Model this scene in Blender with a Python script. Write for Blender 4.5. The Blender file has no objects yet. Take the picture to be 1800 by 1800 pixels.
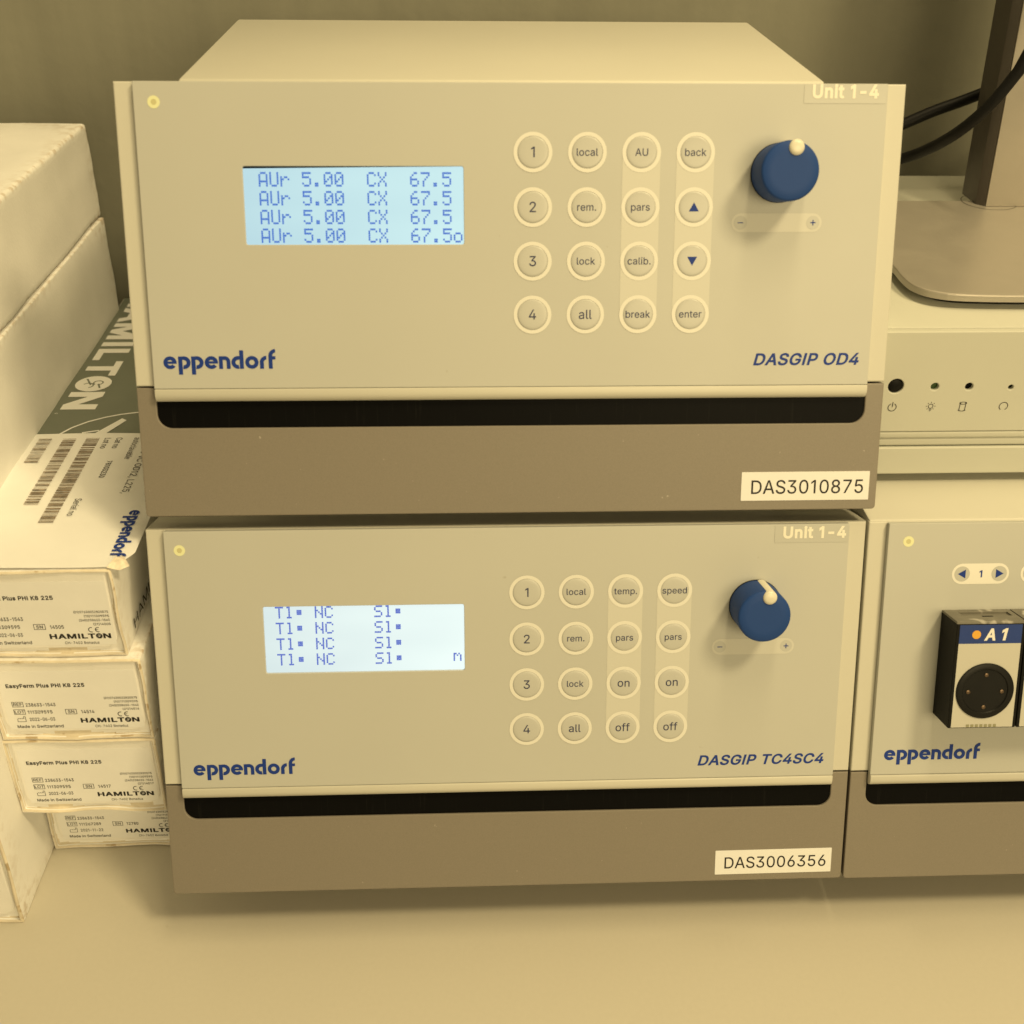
import bpy, bmesh, math, random
from mathutils import Vector, Matrix
from mathutils.geometry import tessellate_polygon, delaunay_2d_cdt
random.seed(7)
PI = math.pi
D = bpy.data
S = bpy.context.scene
COL = S.collection

# ------------------------------------------------------------------ camera
cam_d = D.cameras.new('camera')
cam = D.objects.new('camera', cam_d)
COL.objects.link(cam)
YAW, PITCH, ROLL = 0.04818, 0.55206, 0.01382
fw = Vector((math.sin(YAW) * math.cos(PITCH), math.cos(YAW) * math.cos(PITCH), -math.sin(PITCH)))
rt = Vector((math.cos(YAW), -math.sin(YAW), 0))
up = rt.cross(fw)
rt2 = rt * math.cos(ROLL) + up * math.sin(ROLL)
up2 = up * math.cos(ROLL) - rt * math.sin(ROLL)
M = Matrix((rt2, up2, -fw)).transposed().to_4x4()
M.translation = Vector((0.1965, -0.5311, 0.6337))
cam.matrix_world = M
cam_d.sensor_width = 36
cam_d.lens = 36 * 2033.15 / 1800
cam_d.clip_start = 0.02
cam_d.clip_end = 50
cam_d.dof.use_dof = True
cam_d.dof.focus_distance = 0.80
cam_d.dof.aperture_fstop = 9.0
S.camera = cam

# ------------------------------------------------------------------ light and exposure
S.view_settings.view_transform = 'Standard'
S.view_settings.look = 'None'
S.view_settings.exposure = 0.0
S.view_settings.gamma = 1.0
TINT = (1.0, 0.79, 0.418)
w = D.worlds.new('World')
S.world = w
w.use_nodes = True
bg = w.node_tree.nodes['Background']
bg.inputs[0].default_value = (*TINT, 1)
bg.inputs[1].default_value = 0.25

def area(name, loc, target, sx, sy, power):
    l = D.lights.new(name, 'AREA')
    l.shape = 'RECTANGLE'
    l.size, l.size_y = sx, sy
    l.energy = power
    l.color = TINT
    o = D.objects.new(name, l)
    COL.objects.link(o)
    o.location = loc
    d = Vector(target) - Vector(loc)
    o.rotation_euler = d.to_track_quat('-Z', 'Y').to_euler()
    return o
area('ceiling_lamp', (1.24, -0.73, 2.08), (0.25, 0.0, 0.25), 0.40, 0.30, 30.0)
area('ceiling_lamp', (0.50, 0.0, 2.1), (0.25, 0.0, 0.0), 1.2, 0.20, 15.5)
area('room_fill', (1.10, -2.30, 1.10), (0.1, 0.0, 0.25), 1.2, 0.8, 31.0)  # added fill for the fronts, unseen; stands in for bounce from the room

# ------------------------------------------------------------------ materials
def mat(name, col, rough=0.5, spec=0.5, metal=0.0, bump=None, mottle=None, coat=0.0, emit=None, speck=None, rough_var=None):
    """col: linear rgb; bump=(scale,strength,distance); mottle=(scale,amount); speck=(scale,threshold,colour)"""
    m = D.materials.new(name)
    m.use_nodes = True
    nt = m.node_tree
    N, L = nt.nodes, nt.links
    b = N['Principled BSDF']
    b.inputs['Base Color'].default_value = (*col, 1)
    b.inputs['Roughness'].default_value = rough
    b.inputs['Specular IOR Level'].default_value = spec
    b.inputs['Metallic'].default_value = metal
    if coat:
        b.inputs['Coat Weight'].default_value = coat
        b.inputs['Coat Roughness'].default_value = 0.25
    tc = N.new('ShaderNodeTexCoord')
    cur = None
    if mottle:
        n = N.new('ShaderNodeTexNoise'); n.inputs['Scale'].default_value = mottle[0]; n.inputs['Detail'].default_value = 5
        L.new(tc.outputs['Object'], n.inputs['Vector'])
        r = N.new('ShaderNodeMapRange')
        r.inputs[1].default_value = 0.3; r.inputs[2].default_value = 0.7
        r.inputs[3].default_value = 1 - mottle[1]; r.inputs[4].default_value = 1 + mottle[1]
        L.new(n.outputs['Fac'], r.inputs[0])
        mx = N.new('ShaderNodeMix'); mx.data_type = 'RGBA'; mx.blend_type = 'MULTIPLY'; mx.inputs[0].default_value = 1
        mx.inputs[6].default_value = (*col, 1)
        L.new(r.outputs[0], mx.inputs[7])
        cur = mx.outputs[2]
    if speck:
        n = N.new('ShaderNodeTexNoise'); n.inputs['Scale'].default_value = speck[0]; n.inputs['Detail'].default_value = 2
        L.new(N.new('ShaderNodeNewGeometry').outputs['Position'], n.inputs['Vector'])
        r = N.new('ShaderNodeMapRange'); r.inputs[1].default_value = speck[1]; r.inputs[2].default_value = speck[1] + 0.06
        L.new(n.outputs['Fac'], r.inputs[0])
        mx = N.new('ShaderNodeMix'); mx.data_type = 'RGBA'
        L.new(r.outputs[0], mx.inputs[0])
        if cur: L.new(cur, mx.inputs[6])
        else: mx.inputs[6].default_value = (*col, 1)
        mx.inputs[7].default_value = (*speck[2], 1)
        cur = mx.outputs[2]
    if cur: L.new(cur, b.inputs['Base Color'])
    if rough_var:
        n = N.new('ShaderNodeTexNoise'); n.inputs['Scale'].default_value = rough_var[0]; n.inputs['Detail'].default_value = 6
        L.new(tc.outputs['Object'], n.inputs['Vector'])
        r = N.new('ShaderNodeMapRange'); r.inputs[1].default_value = 0.3; r.inputs[2].default_value = 0.7
        r.inputs[3].default_value = rough - rough_var[1]; r.inputs[4].default_value = rough + rough_var[1]
        L.new(n.outputs['Fac'], r.inputs[0]); L.new(r.outputs[0], b.inputs['Roughness'])
    if bump:
        n = N.new('ShaderNodeTexNoise'); n.inputs['Scale'].default_value = bump[0]; n.inputs['Detail'].default_value = 3
        L.new(tc.outputs['Object'], n.inputs['Vector'])
        bp = N.new('ShaderNodeBump'); bp.inputs['Strength'].default_value = bump[1]; bp.inputs['Distance'].default_value = bump[2]
        L.new(n.outputs['Fac'], bp.inputs['Height']); L.new(bp.outputs[0], b.inputs['Normal'])
    if emit:
        b.inputs['Emission Color'].default_value = (*emit[0], 1)
        b.inputs['Emission Strength'].default_value = emit[1]
    return m

def paper(name, col, worn=(0.42, 0.30, 0.17)):
    """white carton: mottled, faint grubby patches, brown worn edges where a fine noise lets the board show"""
    m = mat(name, col, 0.62, 0.3, bump=(420, 0.25, 0.0006), mottle=(30, 0.035))
    nt = m.node_tree; N, L = nt.nodes, nt.links
    b = N['Principled BSDF']
    src = b.inputs['Base Color'].links[0].from_socket
    g = N.new('ShaderNodeNewGeometry')
    tc = N.new('ShaderNodeTexCoord')
    n = N.new('ShaderNodeTexNoise'); n.inputs['Scale'].default_value = 160; n.inputs['Detail'].default_value = 6
    L.new(tc.outputs['Object'], n.inputs['Vector'])
    r = N.new('ShaderNodeMapRange'); r.inputs[1].default_value = 0.51; r.inputs[2].default_value = 0.56
    L.new(g.outputs['Pointiness'], r.inputs[0])
    r2 = N.new('ShaderNodeMapRange'); r2.inputs[1].default_value = 0.46; r2.inputs[2].default_value = 0.62
    L.new(n.outputs['Fac'], r2.inputs[0])
    mu = N.new('ShaderNodeMath'); mu.operation = 'MULTIPLY'
    L.new(r.outputs[0], mu.inputs[0]); L.new(r2.outputs[0], mu.inputs[1])
    mu2 = N.new('ShaderNodeMath'); mu2.operation = 'MULTIPLY'; mu2.inputs[1].default_value = 0.9
    L.new(mu.outputs[0], mu2.inputs[0])
    mx = N.new('ShaderNodeMix'); mx.data_type = 'RGBA'
    L.new(mu2.outputs[0], mx.inputs[0]); L.new(src, mx.inputs[6]); mx.inputs[7].default_value = (*worn, 1)
    L.new(mx.outputs[2], b.inputs['Base Color'])
    return m

MAT = {
 'wall': mat('wall_paint', (0.232, 0.228, 0.178), 0.7, 0.25, bump=(60, 0.25, 0.002), mottle=(5, 0.06), speck=(7.5, 0.735, (0.15, 0.145, 0.115))),
 'bench': mat('bench_laminate', (0.545, 0.515, 0.435), 0.45, 0.35, bump=(900, 0.08, 0.0004), mottle=(300, 0.012), speck=(38, 0.765, (0.36, 0.31, 0.22)), rough_var=(9, 0.06)),
 'housing': mat('cream_coating', (0.575, 0.565, 0.495), 0.48, 0.4, bump=(1500, 0.10, 0.0003), mottle=(14, 0.012)),
 'panel': mat('panel_film', (0.490, 0.496, 0.462), 0.42, 0.34, speck=(130, 0.775, (0.40, 0.39, 0.34)), mottle=(10, 0.012), rough_var=(18, 0.03)),
 'lip': mat('panel_plastic', (0.575, 0.565, 0.495), 0.38, 0.42, mottle=(20, 0.01)),
 'grey': mat('grey_coating', (0.217, 0.193, 0.158), 0.46, 0.45, bump=(2600, 0.16, 0.0003), mottle=(1300, 0.06), speck=(260, 0.755, (0.40, 0.37, 0.32))),
 'black': mat('black_recess', (0.004, 0.004, 0.004), 0.4, 0.05),
 'blackplastic': mat('black_plastic', (0.008, 0.008, 0.007), 0.42, 0.18, mottle=(60, 0.2)),
 'worn_black': mat('worn_black_plastic', (0.007, 0.007, 0.006), 0.5, 0.12, speck=(95, 0.70, (0.16, 0.15, 0.13))),
 'greyplastic': mat('module_top_plastic', (0.17, 0.16, 0.13), 0.5, 0.4, speck=(75, 0.62, (0.45, 0.43, 0.38)), mottle=(90, 0.15)),
 'print_white': mat('white_print', (0.78, 0.77, 0.71), 0.42, 0.35),
 'ring': mat('ring_print', (0.72, 0.715, 0.66), 0.42, 0.35),
 'strip': mat('pale_print', (0.572, 0.572, 0.522), 0.42, 0.35),
 'cap': mat('key_cap', (0.495, 0.500, 0.468), 0.34, 0.35),
 'ink_blue': mat('blue_ink', (0.013, 0.042, 0.25), 0.5, 0.2),
 'ink_navy': mat('navy_ink', (0.035, 0.042, 0.10), 0.5, 0.3),
 'ink_black': mat('black_ink', (0.018, 0.016, 0.016), 0.6, 0.3),
 'ink_brown': mat('thermal_ink', (0.24, 0.19, 0.14), 0.6, 0.3, mottle=(300, 0.5)),
 'ink_grey': mat('grey_ink', (0.045, 0.042, 0.04), 0.6, 0.3),
 'knob': mat('blue_knob_plastic', (0.017, 0.056, 0.215), 0.5, 0.18, bump=(1800, 0.06, 0.0003)),
 'pointer': mat('cream_plastic', (0.70, 0.67, 0.55), 0.3, 0.45),
 'sticker': mat('sticker_paper', (0.78, 0.785, 0.79), 0.5, 0.35),
 'tape': mat('clear_tape', (0.478, 0.484, 0.449), 0.28, 0.4),
 'lettering_white': mat('white_tape_letters', (0.80, 0.78, 0.68), 0.45, 0.35),
 'card': paper('white_carton', (0.86, 0.85, 0.82)),
 'scuffed': mat('scuffed_card', (0.74, 0.66, 0.53), 0.7, 0.2, bump=(500, 0.4, 0.0006), mottle=(220, 0.25)),
 'raw_edge': mat('raw_carton_edge', (0.70, 0.63, 0.50), 0.7, 0.2, bump=(500, 0.4, 0.0006), mottle=(60, 0.16), speck=(90, 0.60, (0.46, 0.36, 0.23))),
 'flap': mat('flap_carton', (0.84, 0.83, 0.80), 0.6, 0.3, bump=(420, 0.25, 0.0006), mottle=(40, 0.04)),
 'card_label': mat('box_label_paper', (0.84, 0.84, 0.83), 0.45, 0.35, bump=(200, 0.12, 0.0008), mottle=(45, 0.02)),
 'olive': mat('olive_box_print', (0.165, 0.185, 0.15), 0.42, 0.4, mottle=(40, 0.04)),
 'pc': mat('pale_computer_plastic', (0.565, 0.57, 0.50), 0.45, 0.4, bump=(1400, 0.08, 0.0003), mottle=(18, 0.012)),
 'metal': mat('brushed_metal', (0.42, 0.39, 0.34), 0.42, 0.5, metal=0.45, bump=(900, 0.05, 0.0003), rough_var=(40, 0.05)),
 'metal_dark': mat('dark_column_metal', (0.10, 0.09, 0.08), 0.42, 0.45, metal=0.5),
 'cable': mat('black_cable_rubber', (0.007, 0.007, 0.007), 0.5, 0.2),
 'brass': mat('brass', (0.15, 0.105, 0.07), 0.4, 0.5, metal=0.85),
 'orange': mat('orange_print', (0.72, 0.37, 0.05), 0.4, 0.3),
 'blue_face': mat('blue_print', (0.018, 0.045, 0.20), 0.35, 0.35, mottle=(80, 0.05)),
 'module_face': mat('module_face', (0.52, 0.51, 0.45), 0.4, 0.35, mottle=(12, 0.015)),
 'vent': mat('olive_vent_print', (0.27, 0.26, 0.16), 0.5, 0.3),
 'green': mat('green_lens', (0.03, 0.07, 0.015), 0.2, 0.5),
 'led': mat('lit_yellow_ring', (0.56, 0.54, 0.32), 0.4, 0.3, emit=((1.0, 0.93, 0.32), 0.24)),
 'led_mid': mat('lit_indicator_middle', (0.5, 0.47, 0.25), 0.4, 0.3, emit=((1.0, 0.80, 0.25), 0.08)),
}
def screen_mat(name, a, b_, strength):
    """a lit display: backlight a little brighter towards one end, faint cell grid"""
    m = D.materials.new(name); m.use_nodes = True
    nt = m.node_tree; N, L = nt.nodes, nt.links
    p = N['Principled BSDF']
    p.inputs['Base Color'].default_value = (0.03, 0.04, 0.045, 1)
    p.inputs['Roughness'].default_value = 0.12
    p.inputs['Specular IOR Level'].default_value = 0.3
    tc = N.new('ShaderNodeTexCoord')
    sp = N.new('ShaderNodeSeparateXYZ'); L.new(tc.outputs['Generated'], sp.inputs[0])
    n = N.new('ShaderNodeTexNoise'); n.inputs['Scale'].default_value = 1.6; n.inputs['Detail'].default_value = 1
    L.new(tc.outputs['Generated'], n.inputs['Vector'])
    ad = N.new('ShaderNodeMath'); ad.operation = 'MULTIPLY_ADD'; ad.inputs[1].default_value = 0.5
    L.new(n.outputs['Fac'], ad.inputs[0])
    ml = N.new('ShaderNodeMath'); ml.operation = 'MULTIPLY'; ml.inputs[1].default_value = 0.6
    L.new(sp.outputs['X'], ml.inputs[0]); L.new(ml.outputs[0], ad.inputs[2])
    r = N.new('ShaderNodeValToRGB')
    r.color_ramp.elements[0].position = 0.2; r.color_ramp.elements[0].color = (*a, 1)
    r.color_ramp.elements[1].position = 0.85; r.color_ramp.elements[1].color = (*b_, 1)
    L.new(ad.outputs[0], r.inputs[0]); L.new(r.outputs[0], p.inputs['Emission Color'])
    p.inputs['Emission Strength'].default_value = strength
    return m
MAT['screen_a'] = screen_mat('backlit_display', (0.46, 0.68, 0.76), (0.58, 0.83, 0.86), 1.0)
MAT['screen_b'] = screen_mat('bright_backlit_display', (0.66, 0.78, 0.79), (0.84, 0.97, 0.94), 1.0)
MAT['dots_a'] = mat('display_dots', (0.02, 0.03, 0.06), 0.3, 0.3, emit=((0.045, 0.155, 0.58), 1.0))
MAT['dots_b'] = mat('display_dots_violet', (0.02, 0.03, 0.06), 0.3, 0.3, emit=((0.075, 0.13, 0.56), 1.0))
# black recess: fine vertical scratches
def streak(m):
    nt = m.node_tree; N, L = nt.nodes, nt.links
    tc = N.new('ShaderNodeTexCoord'); mp = N.new('ShaderNodeMapping'); mp.inputs['Scale'].default_value = (900, 30, 30)
    n = N.new('ShaderNodeTexNoise'); n.inputs['Scale'].default_value = 1; n.inputs['Detail'].default_value = 3
    r = N.new('ShaderNodeMapRange'); r.inputs[1].default_value = 0.62; r.inputs[2].default_value = 0.85
    mx = N.new('ShaderNodeMix'); mx.data_type = 'RGBA'
    mx.inputs[6].default_value = (0.004, 0.004, 0.004, 1); mx.inputs[7].default_value = (0.014, 0.014, 0.012, 1)
    L.new(tc.outputs['Object'], mp.inputs[0]); L.new(mp.outputs[0], n.inputs['Vector']); L.new(n.outputs['Fac'], r.inputs[0])
    L.new(r.outputs[0], mx.inputs[0]); L.new(mx.outputs[2], N['Principled BSDF'].inputs['Base Color'])
streak(MAT['black'])
def wall_streaks(m):
    nt = m.node_tree; N, L = nt.nodes, nt.links
    b = N['Principled BSDF']; src = b.inputs['Base Color'].links[0].from_socket
    tc = N.new('ShaderNodeTexCoord'); mp = N.new('ShaderNodeMapping'); mp.inputs['Scale'].default_value = (42, 1, 2.2)
    n = N.new('ShaderNodeTexNoise'); n.inputs['Scale'].default_value = 1; n.inputs['Detail'].default_value = 4
    r = N.new('ShaderNodeMapRange'); r.inputs[1].default_value = 0.3; r.inputs[2].default_value = 0.7; r.inputs[3].default_value = 0.94; r.inputs[4].default_value = 1.05
    mx = N.new('ShaderNodeMix'); mx.data_type = 'RGBA'; mx.blend_type = 'MULTIPLY'; mx.inputs[0].default_value = 1
    L.new(tc.outputs['Object'], mp.inputs[0]); L.new(mp.outputs[0], n.inputs['Vector']); L.new(n.outputs['Fac'], r.inputs[0])
    L.new(src, mx.inputs[6]); L.new(r.outputs[0], mx.inputs[7]); L.new(mx.outputs[2], b.inputs['Base Color'])
wall_streaks(MAT['wall'])

# ------------------------------------------------------------------ mesh helpers
class Fr:
    """a flat frame: (a,b,c) -> o + a*ex + b*ey + c*en"""
    def __init__(s, o, ex, ey, en=None):
        s.o, s.ex, s.ey = Vector(o), Vector(ex), Vector(ey)
        s.en = Vector(en) if en else s.ex.cross(s.ey)
    def __call__(s, a, b, c=0.0):
        return s.o + s.ex * a + s.ey * b + s.en * c
IDF = Fr((0, 0, 0), (1, 0, 0), (0, 1, 0), (0, 0, 1))

def link(name, me, m, parent=None, smooth=None):
    if m is not None: me.materials.append(m)
    o = D.objects.new(name, me)
    COL.objects.link(o)
    if parent is not None: o.parent = parent
    if smooth is not None:
        for p in me.polygons: p.use_smooth = True
        me.set_sharp_from_angle(angle=math.radians(smooth))
    return o

def from_bm(name, bm, m, parent=None, smooth=None, recalc=True):
    if recalc: bmesh.ops.recalc_face_normals(bm, faces=bm.faces)
    me = D.meshes.new(name); bm.to_mesh(me); bm.free()
    return link(name, me, m, parent, smooth)

class Geo:
    """collects verts and faces for one flat or solid part"""
    def __init__(s): s.v, s.f = [], []
    def poly(s, pts):
        i = len(s.v); s.v += [tuple(p) for p in pts]; s.f.append(tuple(range(i, i + len(pts))))
    def quad(s, fr, a0, b0, a1, b1, c=0.0):
        s.poly([fr(a0, b0, c), fr(a1, b0, c), fr(a1, b1, c), fr(a0, b1, c)])
    def add(s, vs, fs):
        i = len(s.v); s.v += [tuple(p) for p in vs]; s.f += [tuple(j + i for j in f) for f in fs]
    def ring(s, fr, cx, cy, r0, r1, c=0.0, a0=0.0, a1=360.0, n=40, sx=1.0):
        i = len(s.v); full = abs(a1 - a0) >= 359.9
        k = n if full else n + 1
        for j in range(k):
            t = math.radians(a0 + (a1 - a0) * j / n)
            s.v.append(tuple(fr(cx + r0 * math.cos(t) * sx, cy + r0 * math.sin(t), c)))
            s.v.append(tuple(fr(cx + r1 * math.cos(t) * sx, cy + r1 * math.sin(t), c)))
        for j in range(n):
            a, b = 2 * j, 2 * ((j + 1) % k)
            s.f.append((i + a, i + a + 1, i + b + 1, i + b))
    def disc(s, fr, cx, cy, r, c=0.0, n=32, sx=1.0):
        s.poly([fr(cx + r * sx * math.cos(2 * PI * j / n), cy + r * math.sin(2 * PI * j / n), c) for j in range(n)])
    def line(s, fr, p, q, wd, c=0.0):
        p, q = Vector(p), Vector(q); d = (q - p).normalized(); n = Vector((-d.y, d.x)) * wd / 2
        s.poly([fr(*(p - n), c), fr(*(q - n), c), fr(*(q + n), c), fr(*(p + n), c)])
    def obj(s, name, m, parent=None, smooth=None):
        me = D.meshes.new(name); me.from_pydata(s.v, [], s.f); me.update()
        return link(name, me, m, parent, smooth)

def rrect(x0, y0, x1, y1, r=0.0, n=6, corners=(1, 1, 1, 1)):
    """counter-clockwise rounded rectangle; corners = bl, br, tr, tl"""
    out = []
    for k, (cx, cy, a) in enumerate(((x0 + r, y0 + r, 180), (x1 - r, y0 + r, 270), (x1 - r, y1 - r, 0), (x0 + r, y1 - r, 90))):
        if r > 0 and corners[k]:
            for j in range(n + 1):
                t = math.radians(a + 90 * j / n); out.append((cx + r * math.cos(t), cy + r * math.sin(t)))
        else:
            out.append(((x0, x1, x1, x0)[k], (y0, y0, y1, y1)[k]))
    return out

def plate(name, loops, c0, c1, fr, m, parent=None, bevel=0.0003):
    """extruded plate (first loop outer, others holes) with a softened front edge; c1 is the front"""
    bm = bmesh.new()
    def inset(lp, d):
        n = len(lp); out = []
        for i in range(n):
            p0, p1, p2 = Vector(lp[i - 1]), Vector(lp[i]), Vector(lp[(i + 1) % n])
            e0, e1 = (p1 - p0), (p2 - p1)
            if e0.length < 1e-9 or e1.length < 1e-9: out.append(p1); continue
            e0.normalize(); e1.normalize()
            n0, n1 = Vector((-e0.y, e0.x)), Vector((-e1.y, e1.x))
            k = n0 + n1; k = k / max(0.3, k.dot(n0)) if k.length > 1e-6 else n0
            out.append(p1 + k * d)
        return out
    front_in, loops3 = [], []
    for li, lp in enumerate(loops):
        if li > 0: lp = list(reversed(lp))      # holes run clockwise so the inset goes into the material
        ins = inset(lp, bevel); ins2 = inset(lp, bevel * 0.3)
        rows = []
        for pts, c in ((lp, c0), (lp, c1 - bevel), (ins2, c1 - bevel * 0.3), (ins, c1)):
            rows.append([bm.verts.new(fr(p[0], p[1], c)) for p in pts])
        n = len(lp)
        for a, b in zip(rows, rows[1:]):
            for i in range(n):
                j = (i + 1) % n; bm.faces.new((a[i], a[j], b[j], b[i]))
        loops3.append(([Vector((p[0], p[1], 0)) for p in ins], rows[3], rows[0]))
    tris = tessellate_polygon([l[0] for l in loops3])
    fl = [v for l in loops3 for v in l[1]]; bl = [v for l in loops3 for v in l[2]]
    for t in tris:
        try: bm.faces.new([fl[i] for i in t])
        except ValueError: pass
        try: bm.faces.new([bl[i] for i in reversed(t)])
        except ValueError: pass
    return from_bm(name, bm, m, parent)

def box_bm(bm, x0, y0, z0, x1, y1, z1):
    v = [bm.verts.new((x, y, z)) for z in (z0, z1) for y in (y0, y1) for x in (x0, x1)]
    for f in ((0, 2, 3, 1), (4, 5, 7, 6), (0, 1, 5, 4), (2, 6, 7, 3), (0, 4, 6, 2), (1, 3, 7, 5)):
        bm.faces.new([v[i] for i in f])
    return v
def bevel_all(bm, w_, seg=2, ang=30):
    es = [e for e in bm.edges if len(e.link_faces) == 2 and e.calc_face_angle(0) > math.radians(ang)]
    bmesh.ops.bevel(bm, geom=es, offset=w_, segments=seg, affect='EDGES', profile=0.5)
def box(name, x0, y0, z0, x1, y1, z1, m, parent=None, bev=0.001, seg=2):
    bm = bmesh.new(); box_bm(bm, x0, y0, z0, x1, y1, z1)
    bmesh.ops.recalc_face_normals(bm, faces=bm.faces)
    if bev: bevel_all(bm, bev, seg)
    return from_bm(name, bm, m, parent, smooth=40)
def prism(name, poly, fr, c0, c1, m, parent=None, bev=0.0, seg=2, smooth=40):
    bm = bmesh.new()
    a = [bm.verts.new(fr(p[0], p[1], c0)) for p in poly]; b = [bm.verts.new(fr(p[0], p[1], c1)) for p in poly]
    n = len(poly)
    for i in range(n): bm.faces.new((a[i], a[(i + 1) % n], b[(i + 1) % n], b[i]))
    bm.faces.new(a); bm.faces.new(list(reversed(b)))
    bmesh.ops.recalc_face_normals(bm, faces=bm.faces)
    if bev: bevel_all(bm, bev, seg)
    return from_bm(name, bm, m, parent, smooth=smooth)
def lathe(name, prof, fr, cx, cy, m, parent=None, n=48, smooth=40):
    """prof: (r, c) from outside back to the middle front"""
    bm = bmesh.new(); rows = []
    for r, c in prof:
        if r < 1e-7: rows.append([bm.verts.new(fr(cx, cy, c))])
        else: rows.append([bm.verts.new(fr(cx + r * math.cos(2 * PI * j / n), cy + r * math.sin(2 * PI * j / n), c)) for j in range(n)])
    for a, b in zip(rows, rows[1:]):
        for j in range(n):
            k = (j + 1) % n
            if len(a) == 1 and len(b) == 1: continue
            if len(b) == 1: bm.faces.new((a[j], a[k], b[0]))
            elif len(a) == 1: bm.faces.new((a[0], b[k], b[j]))
            else: bm.faces.new((a[j], a[k], b[k], b[j]))
    return from_bm(name, bm, m, parent, smooth=smooth)
def tube(name, pts, r, m, n=14, sub=10):
    P = [Vector(p) for p in pts]; path = []
    for i in range(len(P) - 1):
        p0, p1, p2, p3 = P[max(i - 1, 0)], P[i], P[i + 1], P[min(i + 2, len(P) - 1)]
        for k in range(sub):
            t = k / sub
            path.append(0.5 * ((2 * p1) + (p2 - p0) * t + (2 * p0 - 5 * p1 + 4 * p2 - p3) * t * t + (3 * p1 - p0 - 3 * p2 + p3) * t ** 3))
    path.append(P[-1])
    bm = bmesh.new(); rows = []; nrm = Vector((0, 1, 0.1))
    for i, p in enumerate(path):
        d = (path[min(i + 1, len(path) - 1)] - path[max(i - 1, 0)]).normalized()
        a = (nrm - d * nrm.dot(d)).normalized(); nrm = a; b = d.cross(a)
        rows.append([bm.verts.new(p + a * r * math.cos(2 * PI * j / n) + b * r * math.sin(2 * PI * j / n)) for j in range(n)])
    for a, b in zip(rows, rows[1:]):
        for j in range(n): bm.faces.new((a[j], a[(j + 1) % n], b[(j + 1) % n], b[j]))
    bm.faces.new(rows[0]); bm.faces.new(rows[-1])
    return from_bm(name, bm, m, None, smooth=60)

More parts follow.
